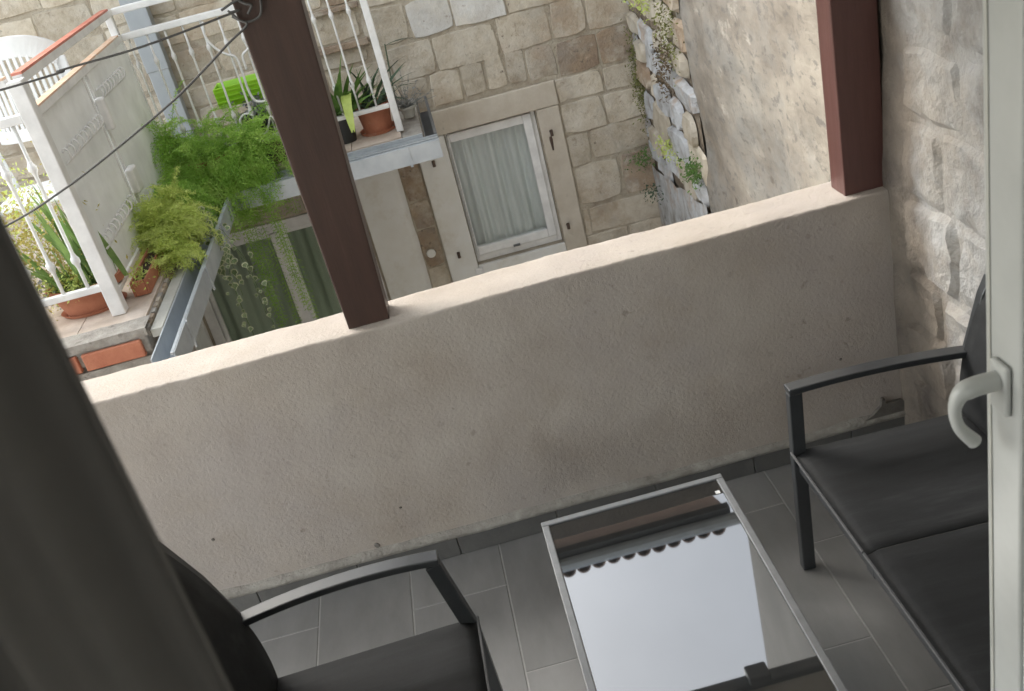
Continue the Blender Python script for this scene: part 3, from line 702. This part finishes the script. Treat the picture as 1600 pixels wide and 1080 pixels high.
fern(t3, [(-1.10,5.74,.56),(-1.04,5.73,.56),(-1.18,5.74,.50),(-1.12,5.72,.40)], 9, .85, (.22,-.06,-.5,.25), 3.5, 5, 'fern', nb=34, width=.035)
# variegated ivy trailing from the gutter corner
ivy = empty('variegated_ivy', (-1.30, 5.1, TZ), 'cream edged ivy trailing down in front of the left glass door pane', 'plant')
r = random.Random(9); st = MB(); lf = MB(); le = MB()
def ivyleaf(p, n, s):
    a, b = frame(n); up = Vector((r.uniform(-.5,.5), 0, 1)).normalized(); a = up.cross(n).normalized(); b = n.cross(a)
    shp = [(0,-1),(.75,-.75),(.95,-.1),(.45,.25),(0,1),(-.45,.25),(-.95,-.1),(-.75,-.75)]
    lf.add([p+n*.001+(a*x+b*-y)*s*.74 for x, y in shp], [tuple(range(8))]); le.add([p+(a*x+b*-y)*s for x, y in shp], [tuple(range(8))])
for (x0, y0, z0, L_, n) in ((-1.22,5.1,.62,.30,30),(-1.26,5.1,.60,.36,26),(-1.20,5.2,.50,.60,12),(-1.18,5.08,.50,.68,22),(-1.22,5.1,.55,.45,14),(-1.16,5.15,.42,.62,11)):
    pts = []; p = Vector((x0, y0, z0)); d = Vector((.25,-.3,.2))
    for i in range(18):
        pts.append(p.copy()); d = (d+Vector((r.gauss(0,.10)-.01, r.gauss(0,.05), -.5))).normalized(); p = p+d*L_/18
    st.tube(pts, .0022, 4)
    for i in range(n):
        c = pts[int(i/n*17)]; nn = Vector((r.uniform(-.6,.6), -1, r.uniform(-.1,.9))).normalized()
        ivyleaf(c+Vector((r.gauss(0,.022), -.015, r.gauss(0,.015))), nn, r.uniform(.011, .022)*(1.2 if z0 > .52 else .85))
st.build('stem', M['ivy'], ivy, kind='stuff'); lf.build('foliage', M['ivy'], ivy, kind='stuff'); le.build('leaf_edge', M['ivy_edge'], ivy, kind='stuff')

def blade(mb, p, d, L, w, droop, n=8):
    p = Vector(p); d = Vector(d).normalized(); a, b = frame(d); vs = []; fs = []
    a = Vector((math.cos(w*999), math.sin(w*999), 0)); st_ = L/n
    for i in range(n+1):
        t = i/n; ww = w*(1-t**2.2)*(.7+.6*min(t*3, 1))*.5+.0005
        vs += [p-a*ww, p+b*.15*ww, p+a*ww]
        if i: k = 3*(i-1); fs += [(k, k+1, k+4, k+3), (k+1, k+2, k+5, k+4)]
        d = (d+Vector((0,0,-droop/n))).normalized() if d.z > -.9 else d; p = p+d*st_
    mb.add(vs, fs)
# long terracotta trough with iris leaves and ochre herbs, at the near railing
tr = empty('planter_trough', (-1.70, 4.42, TZ), 'terracotta trough with tall iris blades and ochre herbs by the near railing post', 'planter')
q = MB(); q.lathe([(.02,.0),(.115,.0),(.15,.10),(.165,.10),(.165,.135),(.15,.135),(.14,.115),(.001,.115)], (-1.665,4.42,TZ+.012), 32, 1.05, .72); q.build('pot_body', M['terracotta'], tr, smooth='auto')
MB().lathe([(.001,0),(.13,0),(.145,.016),(.138,.016),(.12,.005)], (-1.665,4.42,TZ+.010), 32, 1.05, .75).build('saucer', M['terracotta'], tr, smooth='auto')
MB().lathe([(.001,.118),(.142,.118)], (-1.665,4.42,TZ+.012), 32, 1.05, .72).build('soil', M['soil'], tr)
r = random.Random(12); q = MB()
for i in range(34): blade(q, (-1.60+r.gauss(0,.035), 4.42+r.gauss(0,.03), TZ+.12), (r.gauss(-.15,.16), r.gauss(0,.15), 1), r.uniform(.28,.50), r.uniform(.016,.028), r.uniform(0,.35))
for i in range(14): blade(q, (-1.74+r.gauss(0,.04), 4.42+r.gauss(0,.03), TZ+.12), (r.gauss(-.3,.25), r.gauss(0,.25), 1), r.uniform(.2,.36), r.uniform(.012,.02), r.uniform(.3,.9))
q.build('foliage', M['iris'], tr, kind='stuff')
q = MB(); leafy(q, (-1.80,4.50,.82), 2200, .012, (.11,.08,.13), r); leafy(q, (-1.70,4.46,.68), 500, .010, (.07,.05,.04), r); q.build('herbs', M['ochre'], tr, kind='stuff')
q = MB(); leafy(q, (-1.72,4.42,.66), 800, .011, (.07,.05,.035), r); leafy(q, (-1.86,4.6,.95), 700, .012, (.10,.08,.13), r); q.build('low_leaves', M['fern_lime'], tr, kind='stuff')
q = MB(); leafy(q, (-1.88,4.40,.66), 400, .009, (.05,.04,.05), r); q.build('grey_leaves', M['silver'], tr, kind='stuff')
# small trough behind the side panel foot and small weed
t = empty('small_trough', (-1.45, 4.62, TZ), 'small worn red trough on the ledge outside the sheet panel', 'planter')
q = MB(); q.box(-1.478, -1.468, 4.40, 4.85, TZ+.014, TZ+.085); q.box(-1.412, -1.402, 4.40, 4.85, TZ+.014, TZ+.085); q.box(-1.467, -1.413, 4.40, 4.41, TZ+.014, TZ+.085); q.box(-1.467, -1.413, 4.84, 4.85, TZ+.014, TZ+.085); q.build('pot_body', M['terracotta'], t, bevel=.003)
MB().box(-1.466, -1.414, 4.412, 4.838, TZ+.014, TZ+.07).build('soil', M['soil'], t)
q = MB(); leafy(q, (-1.44, 4.45, .60), 160, .010, (.022, .04, .02), random.Random(4)); q.build('foliage', M['fern_lime'], empty('weed', (-1.44,4.45,TZ+.07), 'tiny light green weed at the near end of the small red trough', 'plant'), kind='stuff')
# pots along the front ledge
pot('grey_pot', (-1.13, 6.02, TZ+.012), .062, .085, .14, 'greypot', 'pale grey clay pot under the right edge of the big fern', 'pot')
pot('square_pot', (-.93, 6.13, TZ+.012), .070, .098, .15, 'brownpot', 'dark brown square pot just left of the brown post', 'pot', n=4)
t = pot('black_basket', (-.96, 6.30, TZ+.012), .10, .13, .28, 'darkpot', 'round black basket under the lime green trough', 'basket')
q = MB(); r = random.Random(15); leafy(q, (-.96,6.28,.82), 260, .02, (.06,.05,.04), r); q.build('dried_leaves', M['silver'], t, kind='stuff')
# lime green trough resting on it
t = empty('lime_trough', (-1.0, 6.42, .82), 'bright lime green plastic trough leaning above the black basket', 'planter')
q = MB(); a = Vector((-1.20,6.42,.885)); 
vs = []
for x, s_ in ((-1.19, 1), (-.80, 1)):
    for yy, zz in ((6.30,.99),(6.32,.865),(6.46,.865),(6.50,.99),(6.488,.99),(6.45,.878),(6.33,.878),(6.312,.99)): vs.append((x, yy, zz))
fs = [(i, (i+1) % 8, 8+(i+1) % 8, 8+i) for i in range(8)]+[(0,7,6,1),(1,6,5,2),(2,5,4,3),(8,9,14,15),(9,10,13,14),(10,11,12,13)]
q.add(vs, fs); q.build('trough_body', M['green_plastic'], t, bevel=.006)
MB().box(-1.19, -1.182, 6.32, 6.48, .868, .985).build('end_panel', M['green_plastic'], t)
for z in (.90,.93,.96): MB().box(-1.188, -.802, 6.30-.0, 6.312, z, z+.008).build('rib', M['green_plastic'], t)
# dark pot + leafy lily, terracotta pot, grey shrub
t = pot('lily_pot', (-.50, 6.16, TZ+.012), .060, .078, .17, 'darkpot', 'broad leaved green plant in a black pot just right of the brown post', 'plant')
r = random.Random(31); q = MB()
for i in range(46):
    d = (r.gauss(0,.5), r.gauss(-.1,.4), 1); blade(q, (-.49+r.gauss(0,.04), 6.16+r.gauss(0,.03), TZ+.15), d, r.uniform(.18,.42), r.uniform(.022,.045), r.uniform(.4,1.5), 6)
q.build('foliage', M['leaf'], t, kind='stuff')
q = MB()
for i in range(4): blade(q, (-.42+r.gauss(0,.02), 6.08, TZ+.30), (r.gauss(0,.3), -1, .3), .28, .05, 2.6, 8)
q.build('hanging_leaf', M['fern_lime'], t, kind='stuff')
t = pot('terracotta_pot', (-.30, 6.22, TZ+.012), .085, .105, .17, 'terracotta', 'terracotta pot with dark grass blades beside the white end post', 'plant', saucer=True)
q = MB()
for i in range(30): blade(q, (-.30+r.gauss(0,.04), 6.22+r.gauss(0,.03), TZ+.15), (r.gauss(.15,.5), r.gauss(0,.4), 1), r.uniform(.15,.40), r.uniform(.012,.028), r.uniform(.5,1.6), 6)
q.build('foliage', M['leaf_dark'], t, kind='stuff')
t = pot('grey_shrub', (-.10, 6.36, TZ+.012), .035, .05, .07, 'greypot', 'thin grey dried shrub in the corner right of the white end post', 'plant')
q = MB()
for i in range(50):
    p = Vector((-.10, 6.36, TZ+.07)); d = Vector((r.gauss(.1,.7), r.gauss(-.2,.5), r.uniform(.2,1))).normalized(); e = p+d*r.uniform(.10,.24); q.tube([p, e], .0015, 3, False)
    for k in range(8):
        c = p.lerp(e, r.uniform(.3, 1)); leafy(q, c, 1, .009, (.006,.006,.006), r)
q.build('foliage', M['silver'], t, kind='stuff')
q = MB(); r = random.Random(2)
for i in range(3): blade(q, (-.13, 6.5, .95), (1, .1, .35), .22+.03*i, .015, .8, 7)
q.tube([(-.16,6.48,TZ+.05),(-.15,6.49,.75),(-.13,6.5,.96)], .004, 5)
tag(q.build('stalk_plant', M['leaf_dark']), 'single dark stalk with long leaves against the far wall above the gutter corner', 'plant')

# white plastic garden chair on the terrace
pc = empty('plastic_chair', (-2.0, 5.2, TZ+.012), 'white plastic garden chair with slatted back on the neighbours terrace', 'chair')
def arc_pt(u, z):    # u -1..1 across the back
    a = u*.95; return Vector((-1.86+.26*math.sin(a)*1.0+.02, 5.34-.20*math.cos(a)+(z-1.0)*.10+.0, z))
q = MB()
top = [arc_pt(-1+2*i/20, 1.60-.10*abs(-1+2*i/20)**2.2) for i in range(21)]
q.path(top, .018, .10)
low = [arc_pt(-1+2*i/20, 1.20) for i in range(21)]; q.path(low, .018, .06)
q.path([top[0], low[0]+Vector((0,0,-.0))], .05, .018); q.path([top[-1], low[-1]], .05, .018); q.build('back_frame', M['plastic'], pc, bevel=.006)
for i in range(15):
    u = -.84+1.68*i/14; MB().bar(arc_pt(u, 1.22), arc_pt(u, 1.56-.10*abs(u)**2.2), .014, .010, (0,1,0)).build('slat', M['plastic'], pc)
MB().box(-2.08, -1.62, 4.80, 5.22, .93, .955).build('seat', M['plastic'], pc, bevel=.02)
for x in (-2.09, -1.61):
    MB().path(sp([(x,5.15,1.24),(x,4.95,1.24),(x,4.82,1.20),(x,4.79,1.10)]), .05, .016, (0,0,1)).build('armrest', M['plastic'], pc)
    MB().tube([(x,4.80,1.12),(x,4.79,.93),(x+.02,4.76,TZ+.012)], [.022,.026,.018], 8).build('leg', M['plastic'], pc, smooth=True)
    MB().tube([(x,5.2,1.2),(x,5.25,.93),(x,5.36,TZ+.012)], [.022,.026,.018], 8).build('leg', M['plastic'], pc, smooth=True)

# ------------------------------------------------------------------ our balcony: floor
flo = MB().box(-3.4, 1.30, .32, 2.70, -.15, -.0016).build('balcony_floor', M['grout']); tag(flo, 'grey tiled balcony floor', None, None, 'structure')
me = None
cols = [(-.733, 2.20), (-.435, 2.455), (-.137, 2.08), (.161, 2.30), (.459, 1.877), (.757, 2.27), (1.055, 2.0), (-1.031, 2.5), (-1.329, 2.1), (-1.627, 2.35), (-1.925, 2.2), (-2.223, 2.2), (-2.521, 2.4)]
def tile(x0, x1, y0, y1, name='floor_tile', z0=-.005, z1=.0, mt='tile', parent=None):
    g = .0022; return MB().box(x0+g, x1-g, y0+g, y1-g, z0, z1).build(name, M[mt], parent or flo, bevel=.0012, seg=1)
for x0, yj in cols:
    ys_ = [yj-.6*k for k in range(4, -2, -1)]
    ys_ = sorted(set([max(.33, min(2.668, y)) for y in ys_]))
    if ys_[-1] < 2.668: ys_.append(2.668)
    for a, b in zip(ys_[:-1], ys_[1:]):
        if b-a > .02: tile(x0, min(x0+.298, 1.27), a, b)
# parapet
par = empty('parapet_wall', (0, 2.76, 0), 'rough plastered beige balcony parapet between the two posts', 'parapet')
prof = []   # (y, z) around the section from inner bottom over the top to outer bottom
def rprof():
    pr = [(2.67, .02)]; pr += [(2.67, .02+.815*i/26) for i in range(1, 27)]
    for i in range(1, 6): a = i/6*math.pi/2; pr.append((2.67+.008*(1-math.cos(a)), .840+.010*math.sin(a)))
    pr += [(2.680+.157*i/8, .850+.002*math.sin(i)) for i in range(0, 9)]
    for i in range(1, 6): a = i/6*math.pi/2; pr.append((2.837+.018*math.sin(a), .850-.020*(1-math.cos(a))))
    pr += [(2.855, .83-.9*i/12) for i in range(1, 13)]
    return pr
pr_ = rprof(); vs = []; fs = []; NX = 260
for i in range(NX+1):
    x = -3.0+(1.285+3.0)*i/NX
    for j, (y, z) in enumerate(pr_):
        inner = z < .83 and y < 2.7; top = z >= .838 or (z >= .825 and y > 2.8)
        d = .0045*nz(x, 1, z, 2.2)+.0022*nz(x, 2, z, 9)+.001*nz(x, 3, z, 30)
        yy = y+(-d if y < 2.75 else d); zz = z + (.006*nz(x, 7, 0, 1.8)+.0028*nz(x, y*2, 5, 9)+.0014*nz(x, y, 9, 36) if top else 0)
        if top and y < 2.70: yy += .004*nz(x, 8, 0, 7)+.0025*nz(x, 9, 0, 22)
        if inner and z < .16: yy -= .006*(1-z/.16)
        vs.append((x, yy, zz))
K = len(pr_)
for i in range(NX):
    for j in range(K-1):
        a = i*K+j; fs.append((a, a+K, a+K+1, a+1))
MB().add(vs, fs).build('wall', M['parapet'], par, smooth=True)
# mortar bead over the skirting, skirting tiles, cement patch
vs = []; fs = []
for i in range(121):
    x = -3.0+4.27*i/120; h = .084-.010*(x+.5)*.6+.004*nz(x, 0, 0, 3)
    for yy, zz in ((2.672, h+.022+.005*nz(x, 1, 0, 8)), (2.658, h+.012), (2.650, h+.002), (2.652, h-.01), (2.668, h-.02)): vs.append((x, yy+.0025*nz(x, 3, 0, 9), zz))
for i in range(120):
    for j in range(4): a = i*5+j; fs.append((a, a+1, a+6, a+5))
MB().add(vs, fs).build('mortar_bead', M['cement'], par, smooth=True)
x = -2.9; r = random.Random(8)
while x < 1.26:
    x1 = min(x+.33, 1.268); h = .078-.006*(x+.5)
    MB().box(x+.0015, x1-.0015, 2.655, 2.668, .001, h).build('skirting_tile', M['skirt'], par, bevel=.002, seg=1); x = x1
vs = []; pts = [(1.08,.072),(1.14,.10),(1.165,.122),(1.17,.150),(1.178,.150),(1.183,.128),(1.235,.128),(1.262,.10),(1.268,.06),(1.2,.055),(1.1,.055)]
q = MB(); q.add([(x, 2.6555-.004*nz(x, 0, z, 20), z) for x, z in pts]+[(x, 2.668, z) for x, z in pts], [tuple(range(len(pts)))]+[(i, i+len(pts), (i+1) % len(pts)+len(pts), (i+1) % len(pts)) for i in range(len(pts))])
q.build('cement_patch', M['cement_dark'], par)
# small stain dots and chips on the inner face
for x, z, s_ in ((-.40,.23,.004),(-.98,.30,.005),(-.51,.115,.010),(1.05,.33,.004)):
    q = MB(); q.lathe([(.0005,.001),(s_*.7,.0008),(s_,-.003)], (0,0,0), 9); q.v = [(x+a*(1+.4*math.sin(b*900)), 2.6655-c, z+b*1.1) for a, b, c in q.v]; q.build('chip', M['cement_dark'], par)

# balcony right wall: whitewashed rough stones
bw = MB()
vs = []; fs = []
for j in range(61):
    for i in range(61):
        y = .32+2.50*i/60; z = -.2+2.8*j/60
        cor = max(0, 1-abs(2.68-y)/.14)
        vs.append((1.262-.006*nz(y, 0, z, 3)-.005*nz(y, 4, z, 11)-.035*cor*cor*max(0, 1-max(0, z-.9)*3), y, z))
for j in range(60):
    for i in range(60): k = j*61+i; fs.append((k, k+61, k+62, k+1))
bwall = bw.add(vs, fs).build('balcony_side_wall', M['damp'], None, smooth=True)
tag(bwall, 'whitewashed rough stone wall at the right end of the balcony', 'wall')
bal3 = lambda u, v, d: (1.2625-d-.006*nz(u, 0, v, 3), u, v)
r = random.Random(17); z = .02; kk = 900
rows = [(.02,.24),(.24,.44),(.44,.62),(.62,.86),(.86,1.10),(1.10,1.30),(1.30,1.56),(1.56,1.8),(1.8,2.1),(2.1,2.4)]
for z0, z1 in rows:
    y = 2.64-r.uniform(.0, .04)
    while y > .5:
        L_ = r.uniform(.16, .36); kk += 1; jz = r.uniform(-.02, .02)
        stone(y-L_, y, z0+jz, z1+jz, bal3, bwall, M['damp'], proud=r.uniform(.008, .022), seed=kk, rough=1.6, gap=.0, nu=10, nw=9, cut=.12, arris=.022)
        y -= L_
# far side pocket of rubble between post and wall
# posts
def wpost(x0, x1, y0, y1, m_, label, lean=0):
    q = MB(); t = empty('wooden_post', ((x0+x1)/2, (y0+y1)/2, .85), label, 'post', 'posts standing on the balcony parapet')
    q.v = []; q.box(x0, x1, y0, y1, .846, 2.23)
    q.v = [(x+(lean[0] if x < (x0+x1)/2 else lean[1])*(z > 1), y, z) for x, y, z in q.v]
    # slightly worn, waved timber: extra rings along the shaft
    a, b = q.v[:4], q.v[4:]; rings = []
    for k in range(25):
        tt = k/24; rings += [tuple(Vector(p).lerp(Vector(e), tt)+Vector((.0016*nz(i*3, 0, tt*6), .0012*nz(0, i*3, tt*6), 0))) for i, (p, e) in enumerate(zip(a, b))]
    q.v = rings; q.f = [(3,2,1,0), (96,97,98,99)]+[(k*4+i, k*4+(i+1) % 4, k*4+4+(i+1) % 4, k*4+4+i) for k in range(24) for i in range(4)]; q.build('shaft', M[m_], t, bevel=.004); return t
wpost(-.378, -.256, 2.703, 2.812, 'wood', 'dark brown square post on the parapet, tied with black cables', (-.018, .048))
wpost(1.120, 1.245, 2.700, 2.800, 'wood_red', 'reddish brown square post on the parapet beside the whitewashed wall', (.0, .018))

# ------------------------------------------------------------------ our own house: roof over the balcony, room
own = empty('balcony_house', (0, 0, -.15), 'house the balcony belongs to, with its roof above and doorway', 'house')
q = MB(); q.box(-1.7, 1.26, 2.70, 2.83, 2.232, 2.34); q.build('beam', M['wood'], own, bevel=.005)
q = MB(); q.add([(-2.5,3.22,2.36),(1.5,3.22,2.36),(1.5,.2,3.1),(-2.5,.2,3.1),(-2.5,3.22,2.42),(1.5,3.22,2.42),(1.5,.2,3.18),(-2.5,.2,3.18)], [(0,3,2,1),(4,5,6,7),(0,1,5,4),(1,2,6,5),(2,3,7,6),(3,0,4,7)]); q.build('roof', M['white_wall'], own)  # left end cut short and surface whitened to add fill light below
MB().box(-1.7, 1.24, 3.205, 3.27, 2.33, 2.40).build('gutter', M['pipe'], own, bevel=.01)
MB().box(.72, .82, 3.19, 3.275, 2.28, 2.33).build('gutter_hopper', M['pipe'], own, bevel=.01)
q = MB(); q.box(-2.5, -.75, .05, .32, -.15, 3.1); q.box(.74, 1.6, .05, .32, -.15, 3.1); q.box(-.75, .74, .05, .32, 2.25, 3.1); q.build('front_wall', M['white_wall'], own)
q = MB(); q.box(-2.5, -2.4, -3.5, .05, -.15, 2.6); q.box(2.2, 2.3, -3.5, .05, -.15, 2.6); q.box(-2.4, -1.7, -3.6, -3.5, -.15, 2.6); q.box(1.5, 2.2, -3.6, -3.5, -.15, 2.6); q.box(-1.7, 1.5, -3.6, -3.5, -.15, .5); q.box(-1.7, 1.5, -3.6, -3.5, 2.4, 2.6); q.box(-2.5, 2.3, -3.6, .05, 2.6, 2.7); q.box(-2.5, 2.3, -3.6, .049, -.15, .0); q.build('room', M['room'], own)  # unseen back wall has an opening added to let daylight onto the curtain
MB().box(-2.5, 6, -3.6, .04, 3.2, 5.0).build('upper_storey', M['white_wall'], own)

# ------------------------------------------------------------------ coffee table
ct = empty('coffee_table', (.26, 1.68, 0), 'low coffee table with black glass top and grey metal rim', 'coffee table')
TX0, TX1, TY0, TY1, TH = .010, .506, 1.16, 2.180, .40
q = MB(); w_r = .019
q.box(TX0, TX1, TY1-w_r, TY1, TH-.028, TH); q.box(TX0, TX1, TY0, TY0+w_r, TH-.028, TH)
q.box(TX0, TX0+w_r, TY0+w_r+.0004, TY1-w_r-.0004, TH-.028, TH-.0003); q.box(TX1-w_r, TX1, TY0+w_r+.0004, TY1-w_r-.0004, TH-.028, TH-.0003)
q.build('rim', M['frame_grey'], ct, bevel=.0025)
MB().box(TX0+w_r+.001, TX1-w_r-.001, TY0+w_r+.001, TY1-w_r-.001, TH-.012, TH-.004).build('glass_top', M['blackglass'], ct)
for x in (TX0+.016, TX1-.016):
    for y in (TY0+.016, TY1-.016): MB().box(x-.015, x+.015, y-.015, y+.015, .001, TH-.0285).build('leg', M['frame'], ct, bevel=.002)
MB().box(.468, .480, 2.103, 2.115, TH-.0038, TH-.0028).build('sticker', M['white'], ct)

# ------------------------------------------------------------------ lounge seats
def lounge(name, label, cat, xf, dirn, ya, yb, nseat, lean, seat_z=.405, arm_back=.49, bow=.012, arm_z=.607, armback_z=.575, seat_depth=.50, split=.5):
    """front at x=xf facing -dirn; dirn=+1 means the back lies toward +x"""
    t = empty(name, (xf+dirn*.25, (ya+yb)/2, 0), label, cat); W_ = .029
    X = lambda d: xf+dirn*d
    for y, iy in ((ya, 1), (yb, -1)):
        y += iy*W_/2
        kx = .008
        q = MB(); q.path([(X(0), y, .001), (X(kx), y, seat_z-.03), (X(lean), y, arm_z-.022)], W_, .036, (dirn,0,0)); q.build('leg', M['frame'], t, bevel=.003)
        q = MB(); pts = []
        for i in range(15):
            u = i/14; pts.append((X(lean-.018+(arm_back-lean+.018)*u), y, arm_z-.011+(armback_z-arm_z)*u+4*bow*u*(1-u)))
        q.path(pts, .040, .018); q.build('armrest', M['frame'], t, bevel=.003)
        q = MB(); q.path([(X(arm_back+.05), y, .001), (X(arm_back+.0), y, seat_z-.06), (X(arm_back-.005), y, seat_z), (X(arm_back+.005), y, arm_z-.03), (X(arm_back+.045), y, .72), (X(arm_back+.10), y, .84)], W_, .032, (dirn,0,0)); q.build('leg', M['frame'], t, bevel=.003)
        q = MB(); q.bar((X(.014), y, seat_z-.040), (X(arm_back-.02), y, seat_z-.060), .022, .034); q.build('side_rail', M['frame'], t, bevel=.002)
    q = MB(); q.bar((X(.016), ya+W_, seat_z-.045), (X(.016), yb-W_, seat_z-.045), .030, .034); q.build('front_rail', M['frame'], t, bevel=.003)
    q = MB(); q.bar((X(arm_back+.10), ya+W_, .835), (X(arm_back+.10), yb-W_, .835), .03, .03); q.build('back_rail', M['frame'], t, bevel=.003)
    q = MB(); q.bar((X(arm_back-.01), ya+W_, seat_z-.06), (X(arm_back-.01), yb-W_, seat_z-.06), .03, .03); q.build('rear_rail', M['frame'], t, bevel=.003)
    y0, y1 = ya+W_*.7, yb-W_*.7; seg = (y1-y0)/nseat
    for k in range(nseat):
        a, b = (y0+.002, y1-.002) if nseat == 1 else ((y0, y0+(y1-y0)*split-.002) if k == 0 else (y0+(y1-y0)*split+.002, y1))
        vs = []; fs = []; n1, n2 = 14, 12
        for j in range(n2+1):
            for i in range(n1+1):
                d = -.012+(arm_back+.0)*i/n1; s_ = j/n2; y = a+(b-a)*s_
                sag = .005*math.sin(math.pi*s_)*math.sin(math.pi*min(1, i/n1*1.05)) if 0 < i else 0
                z = seat_z+.002-.020*i/n1-sag
                if i == 0: z = seat_z-.010; 
                if i == 1: z = seat_z-.001
                vs.append((X(d if i else -.008), y, z))
        for j in range(n2):
            for i in range(n1): kx_ = j*(n1+1)+i; fs.append((kx_, kx_+1, kx_+n1+2, kx_+n1+1) if dirn > 0 else (kx_, kx_+n1+1, kx_+n1+2, kx_+1))
        o = MB().add(vs, fs).build('seat_panel', M['sling'], t, smooth=True); so_ = o.modifiers.new('s', 'SOLIDIFY'); so_.thickness = .003; so_.offset = -1
        MB().tube([(X(-.012), a, seat_z+.000), (X(-.012), b, seat_z+.000)], .0035, 6).build('piping', M['pipe_mat'], o)
        vs = []; fs = []
        for j in range(n2+1):
            for i in range(n1+1):
                u = i/n1; s_ = j/n2; y = a+(b-a)*s_
                bx = arm_back-.025+.115*u**1.6+.012*math.sin(math.pi*s_)*math.sin(math.pi*u); z = seat_z-.03+.45*u
                if i == n1: z -= .0; 
                vs.append((X(bx-.02*math.sin(math.pi*u)), y, z))
        for j in range(n2):
            for i in range(n1): kx_ = j*(n1+1)+i; fs.append((kx_, kx_+1, kx_+n1+2, kx_+n1+1))
        o = MB().add(vs, fs).build('backrest_panel', M['sling'], t, smooth=True); so_ = o.modifiers.new('s', 'SOLIDIFY'); so_.thickness = .010; so_.offset = 0
        if k: MB().box(min(X(.0), X(.03)), max(X(.0), X(.03)), a-.022, a+.018, seat_z-.068, seat_z-.022).build('rail_bracket', M['frame'], t, bevel=.003)
    return t
sofa = lounge('garden_sofa', 'black two seat garden sofa with curved metal arms at the right wall', 'sofa', .712, 1, 1.13, 2.196, 2, .016, split=.58)
chairL = lounge('garden_armchair', 'black metal garden armchair left of the coffee table, its back by the curtain', 'armchair', -.205, -1, 1.27, 1.888, 1, .050, seat_z=.422, arm_back=.51, bow=.020, arm_z=.625, armback_z=.600)

# ------------------------------------------------------------------ open balcony door leaf with handle (right foreground)
dl = empty('balcony_door', (.69, .36, 0), 'white framed glass balcony door standing open at the right edge', 'door')
LX, LT, LY0, LY1 = .665, .062, .37, 1.165
q = MB(); S = .085
q.box(LX, LX+LT, LY1-S, LY1, .02, 2.20); q.box(LX, LX+LT, LY0, LY0+S, .02, 2.20); q.box(LX+.001, LX+LT-.001, LY0+S+.0005, LY1-S-.0005, .02, .12); q.box(LX+.001, LX+LT-.001, LY0+S+.0005, LY1-S-.0005, 2.10, 2.20)
q.build('stile_frame', M['upvc'], dl, bevel=.005, seg=3)
MB().box(LX+.004, LX+.016, LY1-S-.022, LY1-S-.001, .125, 2.095).build('glazing_bead', M['upvc'], dl, bevel=.004)
MB().box(LX-.002, LX-.0005, LY1-.016, LY1-.010, .03, 2.19).build('edge_groove', M['greypot'], dl)
MB().box(LX+.024, LX+.032, LY0+S+.001, LY1-S-.001, .121, 2.099).build('pane', M['glass_dark'], dl)
HZ, HY = 1.236, 1.118
hd = MB(); hd.box(LX-.011, LX-.0005, HY-.020, HY+.020, HZ-.058, HZ+.022); h = hd.build('handle_plate', M['upvc'], dl, bevel=.006, seg=3)
pts = sp([(LX-.012, HY, HZ-.006), (LX-.042, HY, HZ-.006), (LX-.062, HY+.002, HZ-.014), (LX-.070, HY+.003, HZ-.038), (LX-.063, HY+.004, HZ-.070), (LX-.042, HY+.004, HZ-.100)], 6)
n = len(pts); q = MB(); q.tube(pts, [.0140 if i < n*.3 else .0140-.0058*math.sin(min(1, (i/n-.3)/.4)*math.pi/2)+(.0030*max(0, i/n-.7)/.3) for i in range(n)], 14); q.build('handle', M['upvc'], dl, smooth='auto')

# ------------------------------------------------------------------ charcoal curtain (left foreground)
q = MB(); vs = []; fs = []; NC = 90
for i in range(NC+1):
    u = i/NC; x = -.213-.62*u; ph = u*30
    y = .50+.020*math.sin(ph+1.2)+.010*math.sin(ph*2.3)
    if i < 5: y += -.004*(5-i)
    for j in range(13):
        z = .02+2.20*j/12; vs.append((x+.004*math.sin(z*2+i*.2)*min(1, u*8), y+.004*math.sin(z*3+ph), z))
for i in range(NC):
    for j in range(12): a = i*13+j; fs.append((a, a+1, a+14, a+13))
o = q.add(vs, fs).build('curtain', M['curtain'], None, smooth=True); o.modifiers.new('s', 'SOLIDIFY').thickness = .003
tag(o, 'dark charcoal fabric curtain hanging in the left foreground', 'curtain')

# ------------------------------------------------------------------ cables tied to the post
y = 2.70
def cable(pts, lab, r_=.0030):
    q = MB(); q.tube(sp(pts, 8), r_, 6); tag(q.build('cable', M['wire'], None, smooth=True), lab, 'cable', 'cables tied to the brown post')
cable([(-.405,2.697,1.770),(-.385,2.688,1.745),(-.371,2.685,1.728),(-.426,2.68,1.699),(-.511,2.68,1.650),(-.615,2.68,1.595),(-.796,2.68,1.516),(-.966,2.68,1.450),(-1.151,2.68,1.397),(-1.6,2.69,1.31),(-2.6,2.7,1.25)], 'lower dark cable sagging from the brown post across the railing')
cable([(-.405,2.698,1.765),(-.391,2.69,1.764),(-.631,2.68,1.742),(-.839,2.68,1.737),(-.997,2.68,1.728),(-2.6,2.7,1.70)], 'upper dark cable running almost straight from the brown post to the left')
q = MB(); q.tube(sp([(-.42,2.697,1.775),(-.37,2.692,1.79),(-.325,2.692,1.785),(-.322,2.692,1.765),(-.335,2.69,1.74),(-.37,2.69,1.735),(-.40,2.695,1.755)]), .0035, 6)
q.tube(sp([(-.385,2.697,1.80),(-.36,2.690,1.778),(-.345,2.688,1.77),(-.36,2.69,1.752)]), .0035, 6)
tag(q.build('cable_knot', M['wire'], None, smooth=True), 'tangled knot of dark cable where both cables meet the brown post', 'cable')
